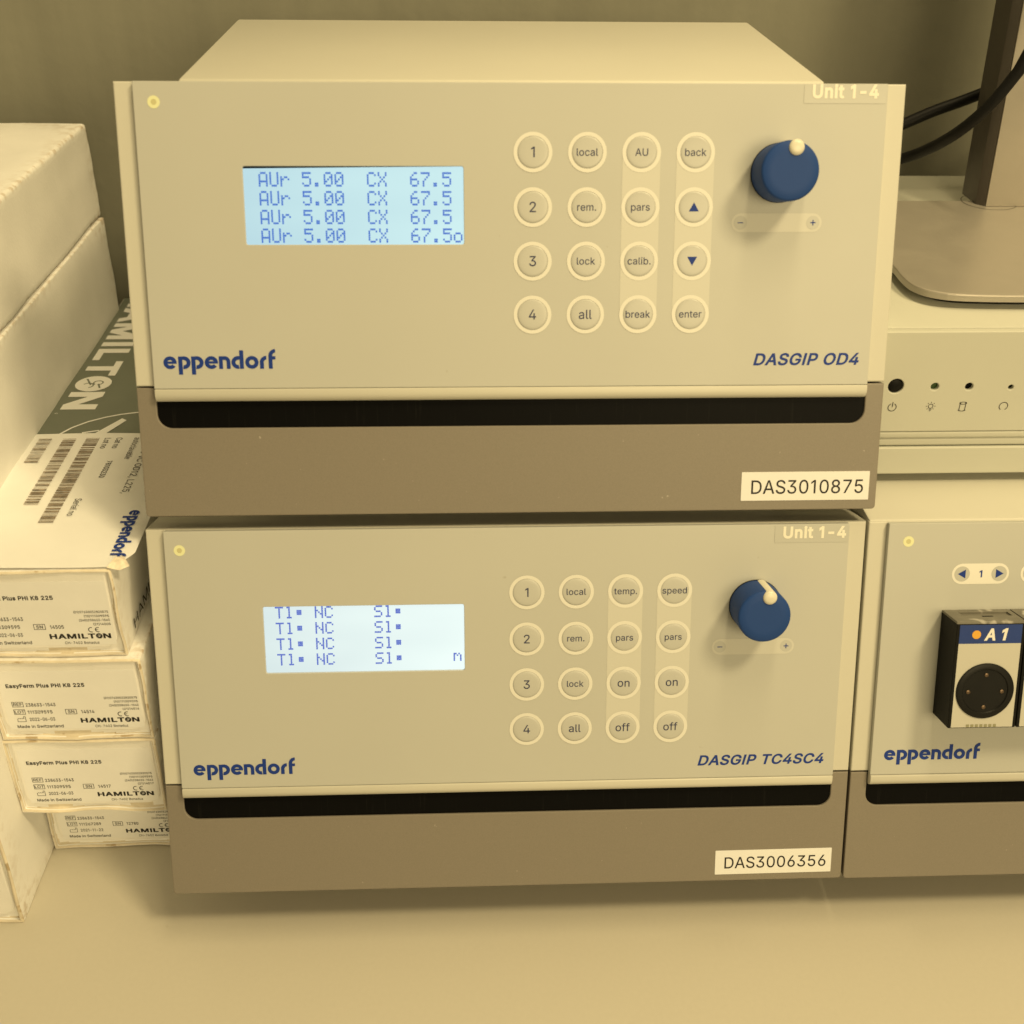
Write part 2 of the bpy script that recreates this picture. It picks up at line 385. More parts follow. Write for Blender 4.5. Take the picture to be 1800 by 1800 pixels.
# ------------------------------------------------------------------ lettering
# outlines of a plain grotesque alphabet: {character code: [advance, [outline, ...]]}, 500 units to the em, x and y in turn
FONT = {
    32: [94, []],
    40: [137, [[45, 103, 50, 162, 66, 221, 88, 270, 118, 270, 95, 214, 81, 157, 76, 103, 80, 57, 94, 8, 118, -48, 88, -48, 78, -29, 69, -11, 62, 8, 56, 27, 51, 46, 47, 66, 45, 84]]],
    41: [137, [[19, -48, 43, 9, 57, 58, 61, 103, 56, 157, 41, 214, 19, 270, 48, 270, 71, 221, 86, 162, 92, 103, 91, 84, 89, 65, 86, 46, 81, 27, 74, 8, 67, -11, 58, -30, 48, -48]]],
    44: [94, [[19, -60, 34, 36, 68, 36, 42, -60]]],
    45: [227, [[168, 122, 168, 94, 57, 94, 57, 122]]],
    46: [94, [[48, -2, 43, -2, 39, -1, 35, 2, 31, 4, 29, 8, 26, 12, 25, 16, 25, 20, 25, 25, 26, 29, 29, 33, 31, 37, 35, 40, 39, 42, 43, 43, 48, 43, 52, 43, 56, 42, 60, 40, 64, 37, 67, 33, 69, 29, 70, 25, 71, 20, 70, 16, 69, 12, 67, 8, 64, 4, 60, 2, 56, -1, 52, -2]]],
    48: [227, [[113, -3, 100, -2, 87, 0, 76, 5, 65, 12, 56, 21, 47, 31, 40, 43, 34, 57, 30, 72, 27, 89, 25, 107, 24, 127, 25, 147, 27, 165, 30, 182, 35, 197, 40, 211, 48, 223, 56, 234, 65, 242, 76, 249, 87, 254, 100, 257, 113, 258, 127, 257, 139, 254, 151, 249, 161, 242, 171, 234, 179, 223, 186, 211, 192, 197, 197, 182, 200, 165, 202, 147, 203, 127, 202, 107, 200, 89, 197, 72, 192, 57, 186, 43, 179, 31, 171, 21, 162, 12, 151, 5, 140, 0, 127, -2], [113, 25, 122, 26, 131, 28, 138, 32, 145, 37, 151, 44, 157, 52, 161, 61, 165, 72, 168, 84, 170, 97, 171, 111, 172, 127, 171, 143, 170, 157, 168, 170, 165, 182, 161, 193, 157, 203, 151, 211, 145, 218, 138, 223, 131, 227, 122, 229, 113, 230, 104, 229, 96, 227, 88, 223, 82, 218, 75, 211, 70, 203, 65, 193, 62, 182, 59, 170, 56, 157, 55, 143, 55, 127, 55, 111, 56, 97, 59, 84, 62, 72, 65, 61, 70, 52, 75, 44, 82, 37, 88, 32, 96, 28, 104, 26]]],
    49: [172, [[118, 254, 118, 0, 86, 0, 86, 218, 85, 218, 30, 182, 30, 215, 88, 254]]],
    50: [227, [[32, 0, 32, 24, 117, 114, 141, 141, 155, 163, 160, 186, 160, 192, 159, 198, 157, 204, 154, 209, 150, 214, 146, 218, 142, 222, 137, 224, 112, 230, 105, 229, 98, 228, 92, 226, 86, 224, 81, 220, 77, 216, 73, 212, 69, 207, 67, 201, 65, 195, 64, 188, 64, 181, 33, 181, 33, 192, 35, 202, 39, 212, 43, 221, 49, 229, 55, 237, 63, 243, 72, 248, 81, 252, 91, 255, 101, 257, 112, 258, 124, 257, 134, 255, 144, 252, 153, 248, 161, 243, 169, 237, 175, 230, 181, 223, 185, 214, 188, 205, 190, 196, 191, 186, 185, 159, 168, 129, 133, 90, 76, 30, 76, 28, 195, 28, 195, 0]]],
    51: [227, [[109, -3, 98, -3, 87, -1, 76, 1, 66, 5, 57, 9, 49, 15, 41, 21, 35, 29, 30, 37, 26, 46, 23, 55, 22, 66, 55, 66, 56, 60, 57, 54, 60, 48, 63, 44, 67, 39, 72, 35, 77, 32, 83, 30, 109, 25, 138, 30, 143, 33, 149, 37, 153, 41, 157, 46, 160, 52, 163, 58, 164, 65, 165, 72, 164, 79, 163, 86, 161, 92, 158, 98, 154, 104, 150, 109, 144, 113, 137, 117, 130, 120, 121, 122, 111, 123, 101, 124, 78, 124, 78, 150, 144, 224, 144, 226, 35, 226, 35, 254, 186, 254, 186, 230, 106, 139, 106, 144, 119, 145, 132, 144, 144, 142, 154, 138, 164, 133, 172, 127, 179, 119, 185, 111, 190, 102, 194, 93, 196, 83, 196, 72, 196, 62, 194, 51, 190, 42, 185, 33, 179, 25, 172, 18, 164, 12, 154, 6, 144, 2, 133, -1, 121, -3]]],
    52: [227, [[20, 53, 20, 79, 123, 254, 155, 254, 54, 83, 54, 81, 207, 81, 207, 53], [141, 0, 141, 61, 141, 73, 141, 159, 171, 159, 171, 0]]],
    53: [227, [[111, -3, 100, -3, 89, -1, 79, 2, 70, 6, 61, 10, 54, 16, 47, 23, 41, 30, 37, 38, 33, 47, 31, 56, 30, 65, 61, 65, 62, 60, 64, 54, 66, 49, 69, 44, 87, 30, 111, 25, 118, 25, 125, 27, 132, 29, 138, 32, 144, 36, 149, 41, 153, 46, 157, 52, 160, 59, 162, 66, 163, 73, 164, 81, 163, 89, 162, 97, 160, 104, 157, 111, 153, 117, 148, 122, 143, 127, 137, 131, 131, 134, 124, 137, 117, 138, 109, 138, 84, 134, 64, 123, 34, 126, 48, 254, 183, 254, 183, 226, 75, 226, 67, 151, 68, 151, 89, 162, 115, 167, 123, 166, 131, 165, 139, 163, 147, 160, 154, 157, 161, 153, 167, 148, 172, 143, 178, 137, 182, 130, 186, 123, 189, 116, 192, 108, 194, 99, 195, 91, 195, 82, 195, 70, 193, 58, 189, 48, 184, 38, 178, 29, 171, 21, 163, 14, 154, 8, 144, 3, 134, -1, 123, -3]]],
    54: [227, [[113, -3, 102, -3, 91, -1, 81, 3, 71, 7, 62, 13, 55, 20, 48, 28, 42, 37, 38, 47, 34, 58, 32, 69, 32, 81, 32, 90, 34, 100, 36, 109, 40, 119, 69, 170, 126, 254, 161, 254, 75, 131, 73, 131, 83, 144, 98, 153, 117, 157, 129, 156, 139, 155, 149, 152, 158, 147, 166, 142, 173, 136, 179, 128, 185, 120, 189, 111, 192, 101, 194, 90, 194, 79, 194, 67, 192, 56, 188, 46, 184, 36, 178, 28, 171, 20, 164, 13, 155, 7, 146, 3, 135, -1, 125, -3], [113, 24, 120, 25, 127, 26, 133, 28, 139, 31, 145, 35, 149, 40, 154, 45, 157, 51, 160, 57, 162, 64, 163, 71, 164, 79, 163, 86, 162, 94, 160, 100, 157, 107, 154, 112, 149, 118, 145, 122, 139, 126, 133, 129, 127, 131, 120, 132, 113, 133, 106, 132, 99, 131, 93, 129, 87, 126, 81, 122, 77, 118, 73, 113, 69, 107, 66, 101, 64, 94, 63, 87, 62, 79, 63, 71, 64, 64, 66, 57, 69, 51, 73, 45, 77, 40, 81, 35, 87, 31, 93, 28, 99, 26, 106, 25]]],
    55: [227, [[48, 0, 162, 224, 162, 226, 31, 226, 31, 254, 195, 254, 195, 224, 82, 0]]],
    56: [227, [[113, -3, 101, -3, 89, -1, 78, 2, 68, 6, 58, 11, 50, 17, 43, 23, 37, 31, 32, 39, 29, 48, 27, 58, 26, 68, 26, 76, 28, 83, 30, 91, 33, 98, 36, 104, 40, 110, 45, 116, 51, 121, 56, 125, 63, 128, 69, 131, 76, 132, 76, 133, 67, 136, 59, 141, 52, 147, 46, 154, 41, 162, 38, 171, 36, 180, 35, 190, 36, 200, 38, 209, 41, 217, 45, 225, 51, 232, 57, 239, 65, 244, 73, 249, 82, 253, 92, 256, 102, 257, 113, 258, 124, 257, 134, 256, 144, 253, 153, 249, 161, 244, 169, 239, 175, 232, 181, 225, 185, 217, 188, 209, 190, 200, 191, 190, 190, 180, 188, 171, 185, 162, 180, 154, 174, 147, 167, 141, 159, 137, 150, 133, 150, 132, 157, 131, 164, 128, 170, 125, 176, 121, 181, 116, 186, 110, 190, 104, 194, 98, 197, 91, 199, 83, 200, 76, 200, 68, 200, 58, 198, 48, 194, 39, 189, 31, 183, 23, 176, 17, 168, 11, 158, 6, 148, 2, 137, -1, 126, -3], [113, 25, 121, 25, 129, 26, 136, 28, 142, 30, 148, 33, 153, 37, 158, 41, 161, 46, 164, 51, 167, 57, 168, 63, 168, 69, 168, 76, 167, 83, 164, 89, 161, 94, 157, 99, 153, 104, 147, 108, 141, 111, 135, 114, 128, 116, 121, 117, 113, 118, 105, 117, 98, 116, 91, 114, 85, 111, 79, 108, 73, 104, 69, 99, 65, 94, 62, 89, 59, 83, 58, 76, 58, 69, 58, 63, 59, 57, 61, 51, 64, 46, 68, 41, 73, 37, 78, 33, 84, 30, 90, 28, 97, 26, 105, 25], [113, 145, 137, 150, 142, 153, 146, 157, 150, 161, 154, 165, 156, 170, 158, 176, 159, 182, 160, 188, 159, 194, 158, 200, 156, 205, 154, 210, 151, 215, 147, 218, 142, 222, 138, 225, 113, 230, 89, 225, 84, 222, 79, 218, 76, 215, 72, 210, 70, 205, 68, 200, 67, 194, 66, 188, 67, 182, 68, 176, 70, 170, 72, 165, 76, 161, 79, 157, 84, 153, 89, 150]]],
    57: [227, [[113, 258, 125, 257, 135, 255, 146, 252, 155, 247, 164, 241, 171, 234, 178, 226, 184, 217, 189, 207, 192, 197, 194, 185, 194, 173, 194, 164, 192, 155, 190, 145, 186, 135, 158, 84, 100, 0, 65, 0, 151, 124, 154, 124, 144, 111, 128, 101, 109, 97, 98, 98, 87, 100, 78, 103, 69, 107, 60, 112, 53, 119, 47, 126, 41, 134, 37, 144, 34, 154, 32, 164, 32, 176, 32, 187, 34, 198, 38, 209, 42, 218, 48, 227, 55, 235, 63, 241, 71, 247, 81, 252, 91, 255, 102, 257], [113, 230, 106, 230, 99, 228, 93, 226, 87, 223, 82, 219, 77, 215, 73, 209, 69, 204, 66, 197, 64, 191, 63, 183, 63, 176, 63, 168, 64, 161, 66, 154, 69, 148, 73, 142, 77, 137, 82, 132, 87, 129, 93, 126, 99, 123, 106, 122, 113, 122, 120, 122, 127, 123, 133, 126, 139, 129, 145, 132, 149, 137, 154, 142, 157, 147, 160, 154, 162, 160, 163, 168, 164, 175, 163, 183, 162, 190, 160, 197, 157, 204, 154, 209, 150, 215, 145, 219, 139, 223, 133, 226, 127, 228, 120, 230]]],
    65: [240, [[8, 0, 101, 254, 138, 254, 231, 0, 198, 0, 144, 151, 132, 186, 116, 239, 123, 239, 106, 185, 95, 151, 43, 0], [55, 71, 55, 99, 185, 99, 185, 71]]],
    66: [228, [[30, 0, 30, 254, 121, 254, 133, 254, 145, 252, 155, 249, 164, 245, 173, 240, 180, 235, 186, 228, 190, 221, 194, 213, 197, 205, 199, 196, 199, 187, 199, 179, 198, 172, 196, 166, 193, 160, 178, 143, 157, 133, 157, 131, 164, 130, 170, 129, 176, 126, 182, 123, 187, 119, 192, 114, 197, 108, 201, 102, 205, 94, 207, 86, 208, 78, 209, 68, 208, 59, 207, 50, 204, 41, 200, 33, 195, 26, 189, 20, 181, 14, 172, 9, 162, 5, 151, 2, 138, 1, 123, 0], [62, 29, 122, 29, 136, 29, 148, 31, 157, 35, 165, 40, 171, 46, 175, 53, 177, 60, 178, 68, 177, 75, 176, 81, 174, 86, 171, 92, 168, 97, 163, 102, 158, 106, 153, 109, 147, 112, 140, 114, 132, 115, 124, 115, 62, 115], [62, 143, 119, 143, 144, 148, 149, 151, 154, 155, 158, 159, 162, 163, 164, 168, 166, 174, 168, 180, 168, 186, 167, 194, 165, 202, 161, 208, 156, 214, 150, 219, 141, 223, 131, 225, 120, 226, 62, 226]]],
    67: [255, [[134, -3, 118, -2, 103, 1, 88, 6, 75, 12, 63, 21, 52, 32, 43, 44, 35, 58, 28, 73, 24, 90, 21, 108, 20, 127, 21, 146, 24, 165, 28, 181, 35, 197, 43, 210, 52, 223, 63, 233, 75, 242, 88, 249, 103, 254, 118, 257, 134, 258, 170, 252, 178, 249, 186, 245, 194, 241, 201, 236, 208, 230, 214, 224, 219, 217, 224, 209, 228, 201, 232, 193, 234, 184, 236, 174, 204, 174, 195, 197, 179, 214, 158, 224, 134, 228, 122, 227, 111, 225, 101, 221, 92, 216, 83, 210, 75, 202, 68, 192, 62, 182, 58, 170, 54, 157, 52, 143, 52, 127, 52, 111, 54, 97, 58, 84, 63, 72, 68, 62, 75, 53, 83, 45, 92, 38, 101, 33, 112, 29, 122, 27, 134, 26, 158, 30, 179, 40, 195, 57, 204, 80, 236, 80, 234, 71, 232, 62, 228, 53, 224, 45, 219, 38, 214, 31, 208, 25, 201, 19, 194, 14, 187, 9, 179, 5, 170, 2, 162, 0, 153, -2, 143, -3]]],
    68: [251, [[109, 0, 48, 0, 48, 29, 107, 29, 122, 29, 136, 31, 148, 35, 159, 40, 169, 47, 177, 55, 184, 64, 189, 75, 194, 86, 197, 99, 199, 113, 200, 128, 199, 142, 197, 156, 194, 169, 190, 180, 184, 191, 177, 200, 169, 208, 160, 214, 149, 219, 138, 223, 125, 225, 110, 226, 47, 226, 47, 254, 113, 254, 131, 253, 147, 251, 162, 246, 176, 239, 189, 231, 200, 221, 209, 209, 217, 196, 223, 181, 227, 164, 230, 147, 231, 128, 230, 109, 227, 91, 223, 74, 217, 59, 209, 46, 199, 34, 188, 24, 175, 15, 161, 9, 145, 4, 128, 1], [62, 254, 62, 0, 30, 0, 30, 254]]],
    69: [209, [[30, 0, 30, 254, 186, 254, 186, 226, 62, 226, 62, 143, 178, 143, 178, 114, 62, 114, 62, 29, 188, 29, 188, 0]]],
    70: [205, [[30, 0, 30, 254, 185, 254, 185, 226, 62, 226, 62, 139, 173, 139, 173, 111, 62, 111, 62, 0]]],
    71: [260, [[134, -3, 118, -2, 102, 1, 88, 6, 75, 13, 63, 21, 52, 32, 42, 44, 35, 58, 28, 73, 24, 90, 21, 108, 20, 127, 21, 146, 24, 165, 28, 181, 35, 197, 42, 210, 52, 223, 62, 233, 74, 242, 88, 249, 102, 254, 117, 257, 132, 258, 142, 257, 152, 256, 161, 254, 170, 252, 179, 248, 187, 245, 194, 240, 202, 235, 208, 229, 214, 222, 220, 216, 225, 208, 229, 200, 232, 192, 235, 183, 237, 174, 204, 174, 194, 197, 178, 213, 158, 224, 133, 228, 122, 227, 111, 225, 101, 221, 92, 216, 83, 210, 75, 202, 68, 193, 62, 182, 58, 170, 54, 157, 52, 143, 52, 127, 52, 111, 54, 97, 58, 84, 63, 72, 68, 62, 75, 53, 83, 45, 92, 38, 102, 33, 112, 29, 123, 27, 134, 26, 145, 27, 155, 29, 164, 32, 172, 36, 180, 41, 187, 47, 193, 54, 198, 62, 202, 70, 205, 80, 207, 90, 207, 101, 217, 100, 141, 100, 141, 128, 239, 128, 239, 100, 238, 85, 236, 71, 231, 58, 225, 45, 218, 34, 209, 25, 199, 16, 188, 9, 176, 4, 163, 0, 149, -3]]],
    72: [258, [[30, 0, 30, 254, 62, 254, 62, 144, 196, 144, 196, 254, 228, 254, 228, 0, 196, 0, 196, 116, 62, 116, 62, 0]]],
    73: [92, [[30, 0, 30, 254, 62, 254, 62, 0]]],
    75: [233, [[52, 73, 52, 108, 70, 131, 87, 152, 106, 172, 182, 254, 224, 254, 116, 138, 114, 138], [30, 0, 30, 254, 62, 254, 62, 167, 62, 112, 62, 97, 62, 0], [186, 0, 94, 130, 114, 155, 224, 0]]],
    76: [196, [[30, 0, 30, 254, 62, 254, 62, 29, 181, 29, 181, 0]]],
    77: [314, [[30, 0, 30, 254, 76, 254, 139, 94, 144, 79, 150, 61, 156, 42, 161, 24, 154, 24, 159, 41, 165, 61, 171, 79, 176, 94, 238, 254, 284, 254, 284, 0, 252, 0, 252, 145, 252, 163, 253, 184, 253, 207, 253, 229, 256, 229, 249, 205, 241, 181, 234, 161, 228, 145, 171, 0, 143, 0, 85, 145, 80, 160, 72, 181, 65, 204, 56, 229, 59, 229, 60, 208, 60, 186, 61, 164, 61, 145, 61, 0]]],
    78: [262, [[30, 0, 30, 254, 68, 254, 172, 91, 181, 75, 194, 53, 207, 27, 202, 27, 200, 54, 200, 79, 199, 97, 199, 254, 232, 254, 232, 0, 193, 0, 101, 145, 89, 165, 74, 191, 54, 226, 60, 227, 61, 192, 62, 164, 62, 145, 62, 0]]],
    79: [267, [[133, -3, 118, -2, 103, 1, 88, 6, 75, 12, 63, 21, 52, 32, 43, 44, 35, 58, 28, 73, 24, 90, 21, 108, 20, 127, 21, 146, 24, 165, 28, 181, 35, 197, 43, 210, 52, 223, 63, 233, 75, 242, 88, 249, 103, 254, 118, 257, 133, 258, 149, 257, 164, 254, 179, 249, 192, 242, 204, 233, 215, 223, 224, 210, 232, 197, 238, 181, 243, 165, 246, 146, 247, 127, 246, 108, 243, 90, 238, 73, 232, 58, 224, 44, 215, 32, 204, 21, 192, 12, 179, 6, 164, 1, 149, -2], [133, 26, 145, 27, 155, 29, 165, 33, 175, 38, 184, 44, 191, 52, 198, 61, 204, 72, 209, 84, 212, 97, 214, 111, 215, 127, 214, 143, 212, 157, 209, 170, 204, 182, 198, 193, 191, 202, 184, 210, 175, 216, 165, 221, 155, 225, 145, 227, 133, 228, 122, 227, 112, 225, 102, 221, 92, 216, 83, 210, 75, 202, 69, 193, 63, 182, 58, 170, 54, 157, 52, 143, 52, 127, 52, 111, 54, 97, 58, 84, 63, 72, 69, 62, 75, 52, 83, 45, 92, 38, 102, 33, 112, 29, 122, 27]]],
    80: [222, [[30, 0, 30, 254, 118, 254, 132, 254, 144, 252, 156, 248, 166, 244, 175, 238, 183, 231, 190, 223, 195, 215, 199, 205, 202, 195, 204, 185, 204, 174, 204, 163, 202, 152, 199, 142, 195, 133, 190, 124, 183, 116, 175, 109, 166, 104, 156, 99, 144, 96, 132, 94, 118, 93, 55, 93, 55, 121, 116, 121, 126, 122, 134, 123, 142, 125, 149, 128, 154, 132, 159, 136, 163, 141, 167, 147, 169, 153, 171, 160, 172, 166, 172, 174, 172, 181, 171, 188, 169, 195, 167, 201, 163, 206, 159, 211, 154, 216, 148, 219, 142, 222, 134, 224, 126, 226, 116, 226, 62, 226, 62, 0]]],
    82: [224, [[30, 0, 30, 254, 118, 254, 132, 254, 145, 252, 156, 249, 167, 244, 176, 239, 183, 232, 190, 225, 195, 217, 199, 207, 202, 198, 204, 187, 205, 176, 204, 165, 202, 154, 199, 145, 195, 136, 190, 127, 183, 120, 175, 114, 166, 109, 156, 104, 145, 101, 132, 99, 118, 99, 48, 99, 48, 128, 117, 128, 126, 128, 135, 129, 142, 131, 149, 133, 155, 137, 160, 141, 164, 145, 167, 150, 169, 156, 171, 162, 172, 169, 173, 176, 172, 183, 171, 190, 169, 197, 167, 202, 164, 208, 159, 212, 155, 216, 149, 220, 142, 223, 134, 224, 126, 226, 116, 226, 62, 226, 62, 0], [177, 0, 115, 115, 151, 115, 214, 0]]],
    83: [223, [[112, -4, 98, -4, 86, -2, 74, 1, 64, 5, 54, 10, 46, 15, 38, 22, 32, 30, 27, 39, 23, 48, 20, 58, 19, 68, 52, 68, 53, 61, 55, 55, 58, 49, 62, 44, 66, 39, 71, 35, 77, 32, 83, 29, 112, 25, 120, 25, 128, 26, 136, 28, 143, 30, 149, 33, 155, 37, 160, 41, 165, 46, 168, 51, 171, 57, 172, 63, 173, 70, 172, 75, 171, 81, 169, 85, 166, 89, 148, 102, 122, 111, 92, 120, 77, 124, 64, 130, 53, 137, 43, 145, 36, 153, 30, 163, 27, 174, 26, 186, 27, 197, 29, 206, 32, 215, 37, 224, 44, 231, 51, 238, 59, 244, 69, 249, 79, 253, 90, 256, 101, 257, 114, 258, 126, 257, 137, 256, 148, 253, 158, 249, 167, 244, 175, 238, 182, 232, 189, 224, 193, 216, 197, 208, 199, 199, 200, 189, 169, 189, 167, 198, 163, 206, 158, 213, 151, 219, 143, 223, 134, 227, 124, 229, 112, 229, 105, 229, 97, 228, 90, 226, 84, 224, 78, 221, 73, 218, 68, 214, 64, 209, 61, 204, 59, 199, 58, 194, 58, 188, 58, 182, 60, 176, 62, 171, 65, 167, 85, 154, 106, 147, 132, 140, 156, 132, 179, 119, 197, 99, 200, 92, 202, 85, 204, 78, 204, 69, 203, 59, 201, 50, 198, 40, 193, 32, 187, 24, 180, 17, 171, 11, 162, 5, 151, 1, 139, -2, 126, -4]]],
    84: [224, [[16, 226, 16, 254, 208, 254, 208, 226, 128, 226, 128, 0, 96, 0, 96, 226]]],
    85: [259, [[129, -4, 115, -3, 101, -1, 89, 3, 77, 8, 66, 14, 57, 22, 49, 30, 42, 40, 37, 51, 33, 62, 31, 74, 30, 87, 30, 254, 62, 254, 62, 89, 63, 80, 64, 72, 67, 64, 70, 57, 75, 50, 80, 44, 86, 38, 94, 34, 101, 30, 110, 28, 119, 26, 129, 26, 140, 26, 149, 28, 157, 30, 165, 34, 172, 38, 179, 44, 184, 50, 188, 57, 192, 64, 194, 72, 196, 80, 196, 89, 196, 254, 229, 254, 229, 87, 228, 74, 226, 62, 222, 51, 216, 40, 210, 30, 201, 22, 192, 14, 182, 8, 170, 3, 157, -1, 144, -3]]],
    86: [240, [[102, 0, 8, 254, 42, 254, 96, 103, 108, 69, 124, 15, 117, 15, 133, 69, 145, 103, 197, 254, 231, 254, 139, 0]]],
    97: [195, [[80, -4, 71, -4, 63, -3, 55, 0, 47, 2, 40, 6, 34, 11, 29, 16, 24, 22, 20, 29, 17, 37, 16, 45, 15, 54, 16, 62, 17, 69, 19, 75, 22, 80, 25, 85, 29, 90, 34, 93, 39, 97, 63, 105, 89, 110, 117, 113, 133, 117, 135, 119, 136, 121, 137, 124, 138, 127, 138, 128, 133, 148, 120, 161, 98, 165, 75, 161, 59, 150, 50, 137, 20, 146, 24, 154, 29, 161, 34, 167, 39, 173, 46, 178, 52, 182, 59, 185, 66, 188, 97, 192, 119, 190, 143, 180, 148, 176, 153, 172, 157, 166, 161, 160, 164, 153, 167, 145, 168, 136, 168, 126, 168, 0, 138, 0, 138, 26, 136, 26, 126, 12, 108, 1], [85, 23, 93, 23, 101, 24, 108, 26, 114, 29, 119, 33, 124, 37, 128, 42, 132, 47, 134, 52, 136, 57, 137, 63, 138, 69, 138, 95, 130, 91, 116, 88, 100, 86, 88, 84, 67, 79, 52, 70, 49, 66, 47, 62, 46, 58, 46, 52, 51, 36, 65, 26]]],
    98: [212, [[115, -4, 106, -4, 99, -3, 92, -1, 86, 2, 69, 16, 59, 29, 56, 29, 56, 0, 26, 0, 26, 254, 57, 254, 57, 160, 59, 160, 69, 173, 86, 186, 92, 189, 98, 191, 106, 192, 115, 192, 126, 191, 137, 189, 147, 185, 156, 180, 165, 174, 173, 166, 179, 157, 185, 146, 189, 135, 193, 122, 194, 109, 195, 94, 194, 80, 193, 66, 189, 54, 185, 42, 179, 32, 173, 23, 165, 15, 157, 8, 147, 3, 137, -1, 126, -3], [110, 23, 119, 24, 126, 26, 133, 29, 140, 33, 145, 38, 150, 44, 154, 51, 158, 58, 161, 67, 163, 75, 164, 85, 164, 95, 164, 104, 163, 114, 161, 122, 158, 131, 155, 138, 150, 145, 146, 151, 140, 156, 134, 160, 126, 163, 119, 164, 110, 165, 102, 164, 94, 163, 87, 160, 81, 156, 75, 151, 70, 145, 66, 139, 62, 131, 60, 123, 58, 114, 57, 105, 56, 95, 57, 84, 58, 75, 60, 66, 63, 58, 66, 50, 70, 43, 75, 37, 81, 32, 87, 28, 94, 26, 102, 24]]],
    99: [198, [[104, -4, 91, -3, 79, -1, 69, 3, 58, 8, 49, 15, 41, 23, 34, 32, 28, 43, 23, 54, 20, 66, 18, 80, 17, 94, 18, 108, 20, 122, 23, 134, 28, 146, 34, 156, 41, 165, 49, 173, 58, 180, 69, 185, 79, 189, 91, 191, 104, 192, 130, 189, 153, 178, 170, 161, 181, 138, 151, 131, 145, 145, 135, 155, 121, 162, 104, 165, 95, 164, 86, 162, 79, 159, 73, 155, 67, 150, 62, 144, 58, 137, 54, 129, 52, 121, 50, 112, 49, 103, 48, 94, 49, 84, 50, 75, 52, 67, 54, 59, 58, 51, 62, 44, 67, 38, 73, 33, 79, 29, 86, 26, 95, 24, 104, 23, 121, 26, 135, 33, 146, 44, 152, 59, 181, 51, 171, 28, 153, 11, 130, 0]]],
    100: [212, [[98, -4, 86, -3, 75, -1, 65, 3, 56, 8, 47, 15, 40, 23, 33, 32, 27, 42, 23, 54, 20, 66, 18, 80, 17, 94, 18, 109, 20, 122, 23, 135, 27, 146, 33, 157, 40, 166, 47, 174, 56, 180, 65, 185, 75, 189, 86, 191, 98, 192, 106, 192, 114, 191, 121, 189, 126, 186, 144, 173, 153, 160, 155, 160, 155, 254, 186, 254, 186, 0, 156, 0, 156, 29, 153, 29, 143, 16, 126, 2, 120, -1, 114, -3, 106, -4], [102, 23, 111, 24, 118, 26, 125, 28, 132, 32, 137, 37, 142, 43, 146, 50, 150, 58, 152, 66, 154, 75, 155, 84, 156, 95, 155, 105, 154, 114, 152, 123, 150, 131, 146, 139, 142, 145, 137, 151, 132, 156, 125, 160, 118, 163, 111, 164, 102, 165, 94, 164, 86, 163, 79, 160, 72, 156, 67, 151, 62, 145, 58, 138, 54, 131, 52, 122, 50, 114, 49, 104, 48, 95, 49, 85, 50, 75, 52, 67, 54, 58, 58, 51, 62, 44, 67, 38, 73, 33, 79, 29, 86, 26, 94, 24]]],
    101: [202, [[106, -4, 93, -3, 80, -1, 69, 3, 58, 8, 49, 15, 41, 23, 34, 32, 28, 42, 23, 54, 20, 66, 18, 79, 17, 93, 18, 108, 20, 121, 23, 133, 28, 145, 33, 155, 40, 165, 48, 173, 58, 180, 68, 185, 78, 189, 90, 191, 103, 192, 133, 187, 140, 184, 147, 180, 153, 176, 160, 170, 165, 164, 170, 157, 175, 150, 179, 141, 182, 131, 184, 121, 185, 109, 186, 97, 186, 85, 37, 85, 37, 110, 169, 110, 155, 101, 154, 110, 153, 119, 151, 127, 149, 134, 146, 141, 141, 147, 137, 152, 131, 157, 125, 160, 118, 163, 111, 165, 103, 165, 94, 165, 87, 163, 80, 160, 73, 157, 67, 152, 62, 147, 58, 141, 54, 135, 52, 128, 50, 121, 48, 113, 48, 105, 48, 89, 48, 79, 50, 69, 52, 61, 55, 53, 59, 46, 64, 40, 69, 35, 76, 31, 82, 27, 90, 25, 98, 24, 106, 23, 127, 26, 143, 36, 153, 53, 182, 45, 180, 38, 177, 32, 172, 25, 168, 20, 162, 14, 156, 10, 149, 6, 141, 2, 133, -1, 125, -3, 116, -4]]],
    102: [127, [[114, 190, 114, 164, 3, 164, 3, 190], [40, 0, 40, 216, 41, 224, 42, 231, 45, 237, 48, 243, 52, 248, 57, 252, 62, 256, 68, 259, 94, 265, 111, 263, 121, 260, 114, 234, 107, 236, 97, 237, 91, 237, 85, 235, 81, 233, 77, 230, 74, 226, 72, 221, 71, 216, 71, 209, 71, 0]]],
    105: [83, [[26, 0, 26, 190, 57, 190, 57, 0], [42, 221, 38, 222, 34, 223, 30, 225, 27, 227, 24, 230, 22, 234, 21, 238, 21, 242, 21, 246, 22, 249, 24, 253, 27, 256, 30, 259, 34, 260, 38, 261, 42, 262, 46, 261, 50, 260, 54, 259, 57, 256, 60, 253, 62, 249, 63, 246, 63, 242, 63, 238, 62, 234, 60, 230, 57, 227, 54, 225, 50, 223, 46, 222]]],
    107: [190, [[55, 68, 55, 106, 60, 106, 142, 190, 180, 190, 92, 100, 89, 100], [26, 0, 26, 254, 57, 254, 57, 0], [147, 0, 74, 93, 96, 114, 186, 0]]],
    108: [95, [[70, -1, 59, 0, 50, 2, 43, 5, 37, 10, 32, 16, 29, 24, 27, 32, 26, 42, 26, 254, 57, 254, 57, 49, 60, 31, 62, 29, 65, 27, 69, 26, 73, 26, 80, 26, 85, 27, 90, 1, 81, 0]]],
